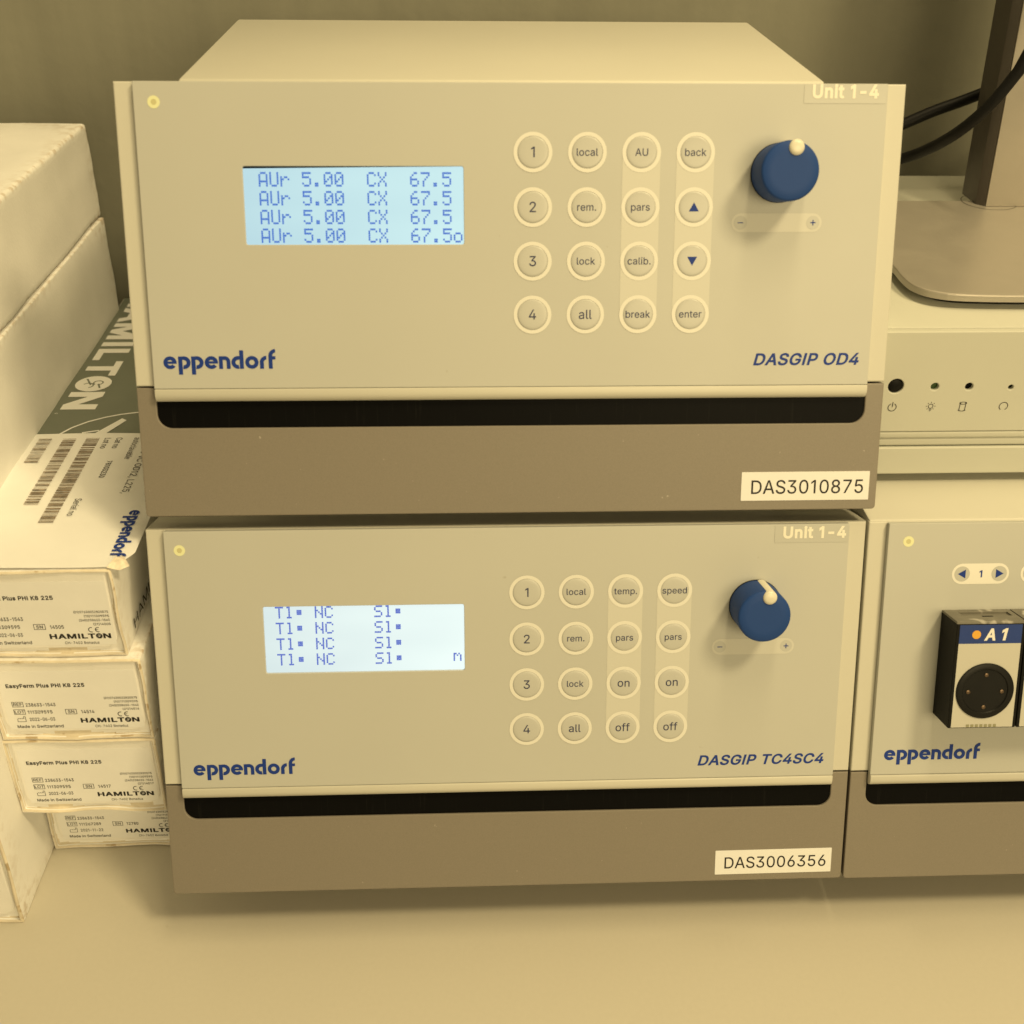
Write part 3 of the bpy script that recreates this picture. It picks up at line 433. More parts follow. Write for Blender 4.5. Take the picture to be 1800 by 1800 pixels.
    109: [305, [[26, 0, 26, 190, 56, 190, 56, 148, 54, 148, 56, 155, 59, 162, 62, 168, 66, 173, 86, 188, 110, 193, 120, 192, 129, 190, 137, 186, 144, 180, 150, 174, 154, 166, 158, 157, 160, 147, 156, 147, 158, 154, 161, 160, 164, 166, 169, 172, 190, 187, 218, 193, 226, 193, 234, 191, 242, 189, 249, 186, 255, 182, 261, 177, 266, 171, 270, 164, 274, 156, 276, 148, 278, 138, 278, 128, 278, 0, 248, 0, 248, 127, 247, 136, 245, 145, 241, 151, 236, 156, 230, 160, 224, 163, 217, 165, 209, 165, 203, 165, 197, 164, 192, 162, 187, 160, 173, 145, 168, 124, 168, 0, 137, 0, 137, 130, 136, 137, 134, 144, 131, 150, 126, 156, 121, 160, 115, 163, 107, 165, 100, 165, 79, 160, 74, 157, 70, 154, 66, 149, 63, 145, 60, 139, 58, 133, 57, 126, 57, 119, 57, 0]]],
    110: [205, [[57, 113, 57, 0, 26, 0, 26, 190, 56, 190, 56, 144, 51, 144, 56, 156, 62, 166, 68, 175, 76, 181, 84, 186, 94, 189, 103, 192, 114, 192, 123, 192, 132, 190, 140, 188, 147, 184, 154, 180, 160, 174, 166, 168, 170, 160, 174, 152, 176, 142, 178, 132, 179, 120, 179, 0, 148, 0, 148, 118, 147, 128, 145, 137, 142, 145, 136, 152, 130, 158, 123, 161, 114, 164, 105, 165, 98, 164, 92, 163, 86, 161, 80, 159, 75, 155, 71, 151, 67, 147, 63, 141, 60, 135, 58, 129, 57, 121]]],
    111: [208, [[104, -4, 91, -3, 79, -1, 69, 3, 58, 8, 49, 15, 41, 23, 34, 32, 28, 43, 23, 54, 20, 66, 18, 80, 17, 94, 18, 108, 20, 122, 23, 134, 28, 146, 34, 156, 41, 165, 49, 173, 58, 180, 69, 185, 79, 189, 91, 191, 104, 192, 116, 191, 128, 189, 139, 185, 149, 180, 159, 173, 167, 165, 174, 156, 180, 146, 184, 134, 188, 122, 190, 108, 191, 94, 190, 80, 188, 66, 184, 54, 180, 43, 174, 32, 167, 23, 159, 15, 149, 8, 139, 3, 128, -1, 116, -3], [104, 23, 113, 24, 121, 26, 129, 29, 135, 33, 141, 38, 146, 44, 150, 51, 154, 59, 156, 67, 158, 75, 159, 84, 160, 94, 159, 103, 158, 112, 156, 121, 154, 129, 150, 137, 146, 144, 141, 150, 135, 155, 129, 159, 121, 162, 113, 164, 104, 165, 95, 164, 86, 162, 79, 159, 73, 155, 67, 150, 62, 144, 58, 137, 54, 129, 52, 121, 50, 112, 49, 103, 48, 94, 49, 84, 50, 75, 52, 67, 54, 59, 58, 51, 62, 44, 67, 38, 73, 33, 79, 29, 86, 26, 95, 24]]],
    112: [212, [[26, -71, 26, 190, 56, 190, 56, 160, 59, 160, 69, 173, 86, 186, 92, 189, 98, 191, 106, 192, 115, 192, 126, 191, 137, 189, 147, 185, 156, 180, 165, 174, 173, 166, 179, 157, 185, 146, 189, 135, 193, 122, 194, 109, 195, 94, 194, 80, 193, 66, 189, 54, 185, 42, 179, 32, 173, 23, 165, 15, 157, 8, 147, 3, 137, -1, 126, -3, 115, -4, 106, -4, 99, -3, 92, -1, 86, 2, 69, 16, 59, 29, 57, 29, 57, -71], [110, 23, 119, 24, 126, 26, 133, 29, 140, 33, 145, 38, 150, 44, 154, 51, 158, 58, 161, 67, 163, 75, 164, 85, 164, 95, 164, 104, 163, 114, 161, 122, 158, 131, 155, 138, 150, 145, 146, 151, 140, 156, 134, 160, 126, 163, 119, 164, 110, 165, 102, 164, 94, 163, 87, 160, 81, 156, 75, 151, 70, 145, 66, 139, 62, 131, 60, 123, 58, 114, 57, 105, 56, 95, 57, 84, 58, 75, 60, 66, 63, 58, 66, 50, 70, 43, 75, 37, 81, 32, 87, 28, 94, 26, 102, 24]]],
    114: [130, [[26, 0, 26, 190, 56, 190, 56, 160, 58, 160, 61, 167, 65, 173, 70, 179, 76, 184, 83, 187, 90, 190, 98, 192, 107, 192, 115, 192, 122, 192, 122, 161, 115, 162, 103, 163, 97, 163, 91, 161, 85, 160, 80, 157, 75, 154, 70, 151, 66, 146, 63, 142, 60, 137, 58, 131, 57, 125, 57, 118, 57, 0]]],
    115: [182, [[91, -4, 81, -4, 72, -3, 64, -1, 56, 2, 49, 5, 42, 9, 36, 14, 31, 19, 26, 25, 23, 32, 20, 39, 18, 47, 47, 53, 49, 46, 53, 40, 57, 34, 62, 30, 68, 27, 75, 25, 82, 23, 91, 23, 100, 23, 108, 25, 116, 27, 122, 31, 127, 36, 131, 40, 133, 46, 134, 51, 134, 56, 132, 60, 130, 64, 127, 68, 123, 71, 118, 74, 113, 76, 106, 78, 75, 85, 63, 89, 52, 93, 43, 98, 36, 104, 31, 111, 27, 119, 24, 127, 23, 137, 24, 145, 26, 152, 29, 159, 33, 166, 38, 172, 43, 177, 50, 181, 58, 185, 66, 188, 74, 190, 84, 192, 94, 192, 103, 192, 112, 191, 120, 189, 127, 186, 134, 183, 140, 179, 145, 175, 149, 170, 162, 145, 134, 139, 132, 144, 129, 149, 126, 153, 121, 158, 116, 162, 110, 164, 102, 166, 94, 166, 86, 166, 78, 164, 71, 162, 65, 158, 61, 154, 57, 150, 55, 144, 54, 139, 55, 134, 56, 129, 59, 125, 62, 122, 86, 111, 115, 105, 127, 101, 137, 97, 146, 92, 153, 86, 159, 79, 162, 71, 165, 63, 166, 53, 165, 45, 163, 37, 160, 30, 156, 24, 151, 17, 145, 12, 138, 7, 130, 3, 121, 0, 112, -2, 102, -4]]],
    116: [114, [[102, 190, 102, 164, 3, 164, 3, 190], [32, 236, 63, 236, 63, 49, 63, 43, 64, 38, 66, 34, 68, 31, 71, 28, 75, 26, 80, 25, 85, 25, 93, 26, 101, 27, 107, 1, 96, -1, 84, -2, 73, -1, 62, 1, 53, 5, 46, 11, 40, 18, 36, 26, 33, 36, 32, 46]]],
    117: [205, [[91, -3, 82, -2, 73, -1, 65, 2, 57, 5, 51, 10, 44, 15, 39, 22, 35, 29, 31, 38, 28, 47, 27, 58, 26, 69, 26, 190, 57, 190, 57, 72, 58, 62, 60, 52, 63, 44, 68, 37, 75, 32, 82, 28, 91, 26, 100, 25, 107, 25, 113, 27, 119, 28, 125, 31, 130, 34, 134, 38, 138, 43, 142, 48, 144, 54, 146, 61, 148, 68, 148, 76, 148, 190, 179, 190, 179, 0, 149, 0, 149, 46, 154, 46, 149, 34, 143, 23, 136, 15, 129, 8, 120, 4, 111, 0, 101, -2]]],
    118: [195, [[81, 0, 9, 190, 42, 190, 83, 78, 93, 43, 103, 10, 92, 10, 101, 43, 112, 78, 152, 190, 186, 190, 113, 0]]],
    119: [284, [[69, 0, 11, 190, 44, 190, 67, 107, 77, 68, 88, 21, 82, 21, 93, 67, 103, 107, 126, 190, 158, 190, 181, 107, 191, 68, 201, 21, 196, 21, 206, 68, 217, 107, 240, 190, 272, 190, 215, 0, 184, 0, 159, 86, 152, 112, 145, 140, 138, 169, 145, 169, 138, 140, 131, 112, 124, 86, 99, 0]]],
    121: [195, [[24, -69, 31, -43, 36, -44, 52, -44, 65, -37, 75, -18, 81, -1, 9, 190, 42, 190, 83, 78, 93, 43, 103, 10, 92, 10, 101, 43, 112, 78, 153, 190, 186, 190, 102, -29, 88, -54, 70, -68, 46, -73, 32, -72]]],
    122: [190, [[21, 0, 21, 23, 127, 160, 127, 161, 24, 161, 24, 190, 166, 190, 166, 165, 63, 30, 63, 28, 169, 28, 169, 0]]],
}
_cache = {}
def shift_loop(lp, d):
    """moves a closed outline sideways by d (to the left of its direction)"""
    n = len(lp); out = []
    for i in range(n):
        p0, p1, p2 = lp[i - 1], lp[i], lp[(i + 1) % n]
        ax, ay, bx, by = p1[0] - p0[0], p1[1] - p0[1], p2[0] - p1[0], p2[1] - p1[1]
        la, lb = math.hypot(ax, ay) or 1, math.hypot(bx, by) or 1
        n0, n1 = (-ay / la, ax / la), (-by / lb, bx / lb)
        kx, ky = n0[0] + n1[0], n0[1] + n1[1]
        q = max(0.35, (kx * n0[0] + ky * n0[1]))
        out.append((p1[0] + kx / q * d, p1[1] + ky / q * d))
    return out
def letter(ch, off):
    """triangles of one letter: outlines may overlap, so faces are kept by winding number"""
    step, outlines = FONT[ch.encode("latin1")[0]]
    pts, edges, rings = [], [], []
    for flat in outlines:
        ring = [(flat[i] / 500.0, flat[i + 1] / 500.0) for i in range(0, len(flat), 2)]
        if off: ring = shift_loop(ring, off)
        k, n = len(pts), len(ring)
        pts += [Vector(p) for p in ring]
        edges += [(k + i, k + (i + 1) % n) for i in range(n)]
        rings.append(ring)
    if not pts: return step, [], []
    vs, _, fs, *_ = delaunay_2d_cdt(pts, edges, [], 0, 1e-5)
    keep = []
    for f in fs:
        x = sum(vs[i].x for i in f) / len(f); y = sum(vs[i].y for i in f) / len(f)
        wind = 0
        for ring in rings:
            for i in range(len(ring)):
                p, q = ring[i - 1], ring[i]
                if (p[1] <= y) != (q[1] <= y):
                    side = (q[0] - p[0]) * (y - p[1]) - (x - p[0]) * (q[1] - p[1])
                    if q[1] > p[1] and side > 0: wind += 1
                    elif q[1] <= p[1] and side < 0: wind -= 1
        if wind: keep.append(tuple(f))
    return step, [(v.x, v.y) for v in vs], keep
def glyphs(s, off=0.0, space=1.0):
    vs, fs, x = [], [], 0.0
    for ch in s:
        if (ch, off) not in _cache: _cache[(ch, off)] = letter(ch, off)
        step, pv, pf = _cache[(ch, off)]
        i0 = len(vs); used = sorted({i for f in pf for i in f}); ix = {j: i0 + k for k, j in enumerate(used)}
        vs += [(pv[j][0] + x, pv[j][1]) for j in used]
        fs += [tuple(ix[j] for j in f) for f in pf]
        x += (step / 500.0 + off * 1.2) * space
    return vs, fs
_cap = None
def text(g, s, fr, x, y, cap, width=None, off=0.0, shear=0.0, align='L', c=0.0, right=None, space=1.0):
    """adds flat letters to Geo g: baseline at y, cap height cap; width fits the ink width; align L/C/R"""
    global _cap
    if _cap is None:
        vs, _ = glyphs('H'); _cap = max(v[1] for v in vs)
    vs, fs = glyphs(s, off, space)
    if not vs: return
    k = cap / (_cap + 2 * off)
    xs = [v[0] + shear * v[1] for v in vs]
    x0, x1 = min(xs), max(xs)
    kx = width / (x1 - x0) if width else k
    wd = (x1 - x0) * kx
    ox = {'L': x, 'C': x - wd / 2, 'R': x - wd}[align]
    g.add([fr(ox + (xx - x0) * kx, y + (v[1] + off) * k, c) for xx, v in zip(xs, vs)], fs)
def text_obj(name, s, fr, x, y, cap, m, parent, **k):
    g = Geo(); text(g, s, fr, x, y, cap, **k)
    return g.obj(name, m, parent)

def wordmark(g, fr, x, y, width, xh, c):
    """the rounded lower-case maker's word, drawn stroke by stroke"""
    sx = width / 8.42; st = 0.29
    e = [0]
    def F(a, b, cc=0): return fr(x + a * sx, y + b * xh, c + e[0])
    def nx(): e[0] += 0.000006
    class W(Fr):
        def __init__(s): pass
        def __call__(s, a, b, cc=0.0): return F(a, b)
    f = W()
    def arc(cx, cy, R, r, a0, a1): nx(); g.ring(f, cx, cy, r, R, 0, a0, a1, 28)
    def rect(a0, b0, a1, b1): nx(); g.quad(f, a0, b0, a1, b1)
    def let_e(o): arc(o + .49, .5, .5, .21, 5, 322); rect(o + .22, .42, o + .985, .60)
    def let_p(o): rect(o, -.44, o + .31, .985); arc(o + .42, .5, .5, .2, -100, 90); rect(o + .28, .72, o + .43, .995)
    let_e(0); let_p(1.11); let_p(2.09); let_e(3.10)
    rect(4.16, .0, 4.45, .985); arc(4.59, .56, .43, .14, 0, 90); rect(4.40, .705, 4.60, .99); rect(4.73, 0, 5.02, .57)
    arc(5.60, .5, .5, .2, 90, 280); rect(5.59, .72, 5.74, .995); rect(5.72, .0, 6.02, 1.44)
    arc(6.64, .5, .5, .21, 0, 360)
    rect(7.24, 0, 7.53, .6); arc(7.74, .5, .5, .21, 90, 180)
    rect(7.90, 0, 8.19, 1.05); arc(8.42, 1.02, .51, .23, 90, 180); rect(8.15, .72, 8.42, .97)

def maker_caps(g, fr, x, y, width, cap, c, emblem=None, emblem_c=None):
    """the broad capital maker's word whose O is a filled roundel"""
    text(g, 'HAMILT', fr, x, y, cap, width=width * .745, off=0.035, c=c, space=1.02)
    text(g, 'N', fr, x + width * .872, y, cap, width=width * .128, off=0.035, c=c)
    r = cap * .53
    g.disc(fr, x + width * .808, y + cap * .5, r, c + .000008)
    h = emblem if emblem is not None else None
    if h is not None:
        ec = emblem_c
        cx, cy = x + width * .808, y + cap * .5
        h.ring(fr, cx - r * .1, cy + r * .25, r * .22, r * .30, ec, 0, 330, 14)
        h.ring(fr, cx + r * .25, cy - r * .25, r * .26, r * .34, ec + .000004, 20, 240, 14)
        h.line(fr, (cx - r * .62, cy - r * .5), (cx + r * .2, cy - r * .1), r * .1, ec + .000008)
        h.line(fr, (cx + r * .05, cy + r * .3), (cx + r * .6, cy + r * .5), r * .1, ec + .000012)

DOT = {
 'A': '.###.|#...#|#...#|#...#|#####|#...#|#...#', 'U': '#...#|#...#|#...#|#...#|#...#|#...#|.###.',
 'r': '.....|.....|#.##.|##..#|#....|#....|#....', '5': '#####|#....|####.|....#|....#|#...#|.###.',
 '.': '.....|.....|.....|.....|.....|.##..|.##..', '0': '.###.|#...#|#..##|#.#.#|##..#|#...#|.###.',
 'C': '.###.|#...#|#....|#....|#....|#...#|.###.', 'X': '#...#|#...#|.#.#.|..#..|.#.#.|#...#|#...#',
 '6': '..##.|.#...|#....|####.|#...#|#...#|.###.', '7': '#####|....#|...#.|..#..|.#...|.#...|.#...',
 'o': '.....|.....|.###.|#...#|#...#|#...#|.###.', 'T': '#####|..#..|..#..|..#..|..#..|..#..|..#..',
 '1': '.##..|..#..|..#..|..#..|..#..|..#..|.###.', 'N': '#...#|#...#|##..#|#.#.#|#..##|#...#|#...#',
 'S': '.####|#....|#....|.###.|....#|....#|####.', 'm': '.....|##.#.|#.#.#|#...#|#...#|#...#|.....',
 '@': '.....|.....|.###.|.###.|.###.|.....|.....'}
def dot_rows(fr, rows, u0, vtop, pitch_u, pitch_v, h, c, m, parent):
    dw, dh = pitch_u / 6.0, h / 7.0
    g = Geo()
    for ri, row in enumerate(rows):
        for ci, ch in enumerate(row):
            if ch == ' ': continue
            for y, line in enumerate(DOT[ch].split('|')):
                for x, t in enumerate(line):
                    if t == '#':
                        a, b = u0 + ci * pitch_u + x * dw, vtop - ri * pitch_v - y * dh
                        g.quad(fr, a + dw * .01, b - dh * .97, a + dw * .97, b - dh * .03, c)
    o = g.obj('characters', m, parent); o['kind'] = 'stuff'
    return o

# ------------------------------------------------------------------ tagging
def thing(name, label, cat, loc=(0, 0, 0), rotz=0.0, group=None):
    o = D.objects.new(name, None); COL.objects.link(o); o.empty_display_size = 0.05
    o.location = loc; o.rotation_euler = (0, 0, rotz)
    o['label'] = label; o['category'] = cat
    if group: o['group'] = group
    return o
def tag(o, label, cat, group=None):
    o['label'] = label; o['category'] = cat
    if group: o['group'] = group
    return o
def struct(o): o['kind'] = 'structure'; return o

# ================================================================== the setting
BENCH = -0.030
bm = bmesh.new()
bmesh.ops.create_grid(bm, x_segments=1, y_segments=1, size=1)
bmesh.ops.scale(bm, vec=(1.3, 0.655, 1), verts=bm.verts); bmesh.ops.translate(bm, vec=(0.25, -0.14, BENCH), verts=bm.verts)
r = bmesh.ops.extrude_face_region(bm, geom=bm.faces[:])
bmesh.ops.translate(bm, vec=(0, 0, -0.04), verts=[v for v in r['geom'] if isinstance(v, bmesh.types.BMVert)])
bmesh.ops.recalc_face_normals(bm, faces=bm.faces); bevel_all(bm, 0.002)
struct(from_bm('bench_top', bm, MAT['bench'], smooth=40))
bm = bmesh.new(); box_bm(bm, -1.05, 0.516, -0.8, 1.55, 0.63, 2.3)
struct(from_bm('wall', bm, MAT['wall']))

# ================================================================== control units
TH = 0.31587
SN, CS = math.sin(TH), math.cos(TH)
W, L1, L2 = 0.450, 0.0786, 0.2506
PF = Fr((0, 0, 0), (1, 0, 0), (0, SN, CS), (0, -CS, SN))      # panel frame of a unit: u right, v up the leaning front, n out
YT = L2 * SN
NP = 0.004                                                     # front face of the panel

def unit_body(root, inset, depth, top, holes, cover_front=0.0045, foot_h=0.0102, lean_back=0.034):
    fx, mats = [], MAT
    # cover: side profile swept across
    prof = [(YT + cover_front, top), (YT + depth, top), (YT + depth, 0.006), (0.030, 0.006), (0.034, 0.03)]
    ff = Fr((0, 0, 0), (0, 1, 0), (0, 0, 1), (1, 0, 0))
    prism('cover', prof, ff, inset[0], W - inset[1], mats['housing'], root, bev=0.0016)
    plate('front_frame', [rrect(0, L1 + 0.0010, W, L2)], -lean_back, 0.0, PF, mats['housing'], root, bevel=0.0008)
    # grey base with a notch whose lower corners are round
    nL, nR, nB, r = 0.0112, 0.4390, 0.0542, 0.0085
    lp = rrect(0, 0, W, L1, 0.0022, 4, (1, 1, 0, 0))
    hole = rrect(nL, nB, nR, 0.2, r, 8, (1, 1, 0, 0))
    outer = []
    b = rrect(0, 0, W, L1, 0.0022, 4, (1, 1, 0, 0))
    outer = b[:-2] + [(W, L1), (nR, L1)]
    br = [(nR - r + r * math.cos(t), nB + r - r * math.sin(t)) for t in [PI / 2 * k / 8 for k in range(9)]]
    bl = [(nL + r - r * math.sin(t), nB + r - r * math.cos(t)) for t in [PI / 2 * k / 8 for k in range(9)]]
    outer += br + bl + [(nL, L1), (0, L1)]
    plate('base_panel', [outer], -0.026, 0.0, PF, mats['grey'], root, bevel=0.0006)
    plate('recess', [rrect(nL - .002, nB - .004, nR + .002, L1 + .004)], -0.010, -0.0014, PF, mats['black'], root, bevel=0.0002)
    plate('front_panel', [rrect(0.0116, 0.0785, 0.4383, 0.2503, 0.0006, 2)] + holes, 0.0003, NP, PF, mats['panel'], root, bevel=0.00035)
    # rounded lip that closes the panel at the bottom
    pr = [(0.0783, 0.0003), (0.0783, NP + .0006), (0.0779, NP + .0009)]
    v0 = 0.0752; R = 0.0047
    pr += [(v0 - R * math.sin(t), NP + .0009 - R + R * math.cos(t)) for t in [PI / 2 * k / 7 for k in range(8)]]
    pr += [(v0 - R, -0.006), (0.0783, -0.006)]
    f2 = Fr((0, 0, 0), PF.ey, PF.en, PF.ex)
    prism('panel_lip', pr, f2, 0.0118, 0.4381, mats['lip'], root, bev=0.0004, smooth=50)
    for x in (0.055, W - 0.055):
        for y in (0.065, YT + depth - 0.03):
            lathe('foot', [(0.0085, -foot_h), (0.009, -foot_h + .001), (0.009, 0.0075), (0, 0.0075)], IDF, x, y, mats['blackplastic'], root, 20)

def led(root, u, v, r=0.0032):
    g = Geo(); g.ring(PF, u, v, r * .50, r * 1.08, NP + .00012)
    o = g.obj('indicator_ring', MAT['led'], root)
    g = Geo(); g.disc(PF, u, v, r * .50, NP + .00010); g.obj('indicator_middle', MAT['led_mid'], o)

CAPR, RIN, ROUT = 0.0089, 0.0090, 0.01115
_cap_me = {}
def key(root, u, v, legend, size, n_arrow=None):
    f = Fr(PF(u, v, NP), PF.ex, PF.ey, PF.en)
    # low domed cap: the mesh is shared, each key is placed by its own transform
    if 'cap' not in _cap_me:
        prof = [(CAPR, 0.0), (CAPR - .0002, .00022), (CAPR - .0010, .00036), (CAPR * .75, .00044), (CAPR * .45, .00048), (0, .00049)]
        o = lathe('button', prof, PF, 0, 0, MAT['cap'], root, 40, 60); _cap_me['cap'] = o.data
        g = Geo(); g.ring(PF, 0, 0, RIN, ROUT, .00022, n=44)
        q = g.obj('ring', MAT['ring'], o); _cap_me['ring'] = q.data
    else:
        o = D.objects.new('button', _cap_me['cap']); COL.objects.link(o); o.parent = root
        q = D.objects.new('ring', _cap_me['ring']); COL.objects.link(q); q.parent = o
    o.location = PF(u, v, NP)
    g = Geo()
    if legend in ('^', 'v'):
        s = 1 if legend == '^' else -1
        g.poly([PF(-.0029, -.0024 * s, .00058), PF(.0029, -.0024 * s, .00058), PF(0, .0027 * s, .00058)][::s])
        g.obj('legend', MAT['ink_blue'], o)
    else:
        text(g, legend, PF, 0, -size * .48, size, align='C', off=0.004, c=.00058)
        g.obj('legend', MAT['ink_navy'], o)
    return o

def strip(root, u, v0, v1):
    g = Geo(); R = ROUT - .0002
    pts = [(u + R * math.cos(t), v1 + R * math.sin(t)) for t in [PI * k / 16 for k in range(17)]]
    pts += [(u - R * math.cos(t), v0 - R * math.sin(t)) for t in [PI * k / 16 for k in range(17)]]
    g.poly([PF(a, b, NP + .00010) for a, b in pts])
    g.obj('button_strip', MAT['strip'], root)

def pill(root, name, u0, u1, v, R, c, m, ends=True):
    g = Geo()
    pts = [(u1 - R + R * math.cos(t), v + R * math.sin(t)) for t in [-PI / 2 + PI * k / 14 for k in range(15)]]
    pts += [(u0 + R + R * math.cos(t), v + R * math.sin(t)) for t in [PI / 2 + PI * k / 14 for k in range(15)]]
    g.poly([PF(a, b, c) for a, b in pts])
    return g.obj(name, m, root)

def knob(root, u, v, pang):
    R, H = 0.0165, 0.0245
    prof = [(R, 0.0002), (R, H - .0016), (R - .0004, H - .0006), (R - .0013, H), (R - .006, H + .0001), (0, H + .0001)]
    f = Fr(PF(u, v, NP), PF.ex, PF.ey, PF.en)
    k = lathe('knob', prof, f, 0, 0, MAT['knob'], root, 64, 45)
    lathe('knob_skirt', [(R + .0003, 0.0), (R + .0003, .0009), (R - .001, .0010)], f, 0, 0, MAT['blackplastic'], k, 48)
    a = math.radians(90 - pang); d = 0.0129; r = 0.0044
    lathe('pointer', [(r, 0.001), (r, H + .0002), (r - .0004, H + .0010), (r * .55, H + .0015), (0, H + .0016)], f, d * math.cos(a), d * math.sin(a), MAT['pointer'], k, 28, 60)
    sc = pill(root, 'knob_scale', u - .0266, u + .0266, v - .0279, .0053, NP + .00010, MAT['strip'])
    for s, ch in ((-1, '-'), (1, '+')):
        g = Geo(); g.disc(PF, u + s * .0214, v - .0279, .0039, NP + .00018, 24); q = g.obj('mark_disc', MAT['panel'], sc)
        g = Geo(); g.quad(PF, u + s * .0214 - .0016, v - .0279 - .00028, u + s * .0214 + .0016, v - .0279 + .00028, NP + .00026)
        if s > 0: g.quad(PF, u + s * .0214 - .00028, v - .0279 - .0016, u + s * .0214 + .00028, v - .0279 + .0016, NP + .00029)
        g.obj('sign', MAT['ink_blue'], sc)

def sticker(root, u0, v0, u1, v1, s, tu, tv, cap, width, tilt=0.0):
    c, s_ = math.cos(tilt), math.sin(tilt)
    f = Fr(PF(u0, v0, 0), PF.ex * c + PF.ey * s_, PF.ey * c - PF.ex * s_, PF.en)
    o = plate('asset_label', [rrect(0, 0, u1 - u0, v1 - v0, .0004, 2)], 0.00005, 0.00028, f, MAT['sticker'], root, bevel=0.00005)
    text_obj('lettering', s, f, tu - u0, tv - v0, cap, MAT['ink_black'], o, width=width, c=.00036, off=0.004)

def tape(root, u0, v0, u1, v1, tu, tv, cap, width):
    o = plate('unit_label', [rrect(u0, v0, u1, v1, .0006, 2)], NP + .00004, NP + .00018, PF, MAT['tape'], root, bevel=0.00003)
    text_obj('lettering', 'Unit 1-4', PF, tu, tv, cap, MAT['lettering_white'], o, width=width, off=0.032, c=NP + .00030)

def control_unit(name, label, cat, loc, rotz, rows_v, legends, screen, rows, char, model, led_uv, knob_uv, logo, dots, sm, stick, tp, inset, depth, top, cover_front=0.0045, foot_h=0.0104):
    root = thing(name, label, cat, loc, rotz, 'control units on the bench')
    su0, sv0, su1, sv1 = screen
    unit_body(root, inset, depth, top, [rrect(su0, sv0, su1, sv1, .0012, 3)], cover_front, foot_h)
    g = Geo(); g.quad(PF, su0 - .002, sv0 - .002, su1 + .002, sv1 + .002, .0022)
    sc = g.obj('screen', MAT[sm], root)
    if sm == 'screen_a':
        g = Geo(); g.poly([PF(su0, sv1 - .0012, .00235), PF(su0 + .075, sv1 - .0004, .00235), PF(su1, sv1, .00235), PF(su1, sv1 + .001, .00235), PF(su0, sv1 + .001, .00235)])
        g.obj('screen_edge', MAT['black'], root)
    dot_rows(PF, rows, char[0], char[1], char[2], char[3], char[4], .0023, MAT[dots], sc)
    led(root, *led_uv)
    us = [0.2351 + 0.0312 * i for i in range(4)]
    for u in us[2:]: strip(root, u, rows_v[3], rows_v[0])
    for i, v in enumerate(rows_v):
        for j, u in enumerate(us):
            t = legends[i][j]
            big = 0.0058 if t in '1234' else (0.0053 if t in ('all', 'on', 'off') else 0.0041)
            key(root, u, v, t, big)
    knob(root, *knob_uv, 12.0)
    g = Geo(); wordmark(g, PF, logo[0], logo[1], logo[2], logo[3], NP + .0001); g.obj('maker_name', MAT['ink_blue'], root)
    g = Geo(); text(g, model[0], PF, model[1], model[2], model[4], width=model[3], off=0.022, shear=0.22, c=NP + .0001); g.obj('model_name', MAT['ink_blue'], root)
    sticker(root, *stick)
    tape(root, *tp)
    return root

control_unit('control_unit', 'upper cream and grey control unit with four rows of AUr readings on its screen', 'control unit',
    (0.0027, 0.0758, 0.259), -0.0011,
    [0.2127, 0.1823, 0.1518, 0.1210],
    [['1', 'local', 'AU', 'back'], ['2', 'rem.', 'pars', '^'], ['3', 'lock', 'calib.', 'v'], ['4', 'all', 'break', 'enter']],
    (0.0700, 0.1614, 0.1953, 0.2049), ['AUr 5.00  CX  67.5 ', 'AUr 5.00  CX  67.5 ', 'AUr 5.00  CX  67.5 ', 'AUr 5.00  CX  67.5o'],
    (0.0786, 0.2018, 0.00615, 0.01042, 0.0081), ('DASGIP OD4', 0.3678, 0.0904, 0.0642, 0.0072),
    (0.0229, 0.2392), (0.3777, 0.2014), (0.0181, 0.0902, 0.0654, 0.0075), 'dots_a', 'screen_a',
    (0.3650, 0.0061, 0.4451, 0.0242, 'DAS3010875', 0.3713, 0.0104, 0.0086, 0.0701, 0.0),
    (0.3898, 0.2396, 0.4372, 0.2500, 0.3946, 0.2423, 0.0076, 0.0383), (0.0353, 0.0461), 0.212, 0.2386)
control_unit('control_unit', 'lower cream and grey control unit standing on the bench, its screen reading NC', 'control unit',
    (0.0, 0.0, 0.010), 0.0,
    [0.2082, 0.1772, 0.1464, 0.1156],
    [['1', 'local', 'temp.', 'speed'], ['2', 'rem.', 'pars', 'pars'], ['3', 'lock', 'on', 'on'], ['4', 'all', 'off', 'off']],
    (0.0698, 0.1567, 0.1955, 0.2010), ['T1@ NC    S1@      ', 'T1@ NC    S1@      ', 'T1@ NC    S1@      ', 'T1@ NC    S1@     m'],
    (0.0770, 0.2005, 0.00619, 0.01043, 0.0078), ('DASGIP TC4SC4', 0.3476, 0.0874, 0.0838, 0.0072),
    (0.0209, 0.2383), (0.3805, 0.1977), (0.0200, 0.0875, 0.0651, 0.0075), 'dots_b', 'screen_b',
    (0.3631, 0.0049, 0.4425, 0.0227, 'DAS3006356', 0.3695, 0.0093, 0.0084, 0.0692, 0.004),
    (0.3908, 0.2385, 0.4379, 0.2500, 0.3961, 0.2412, 0.0078, 0.0400), (0.0353, 0.0461), 0.190, 0.2384, 0.045, 0.0400)

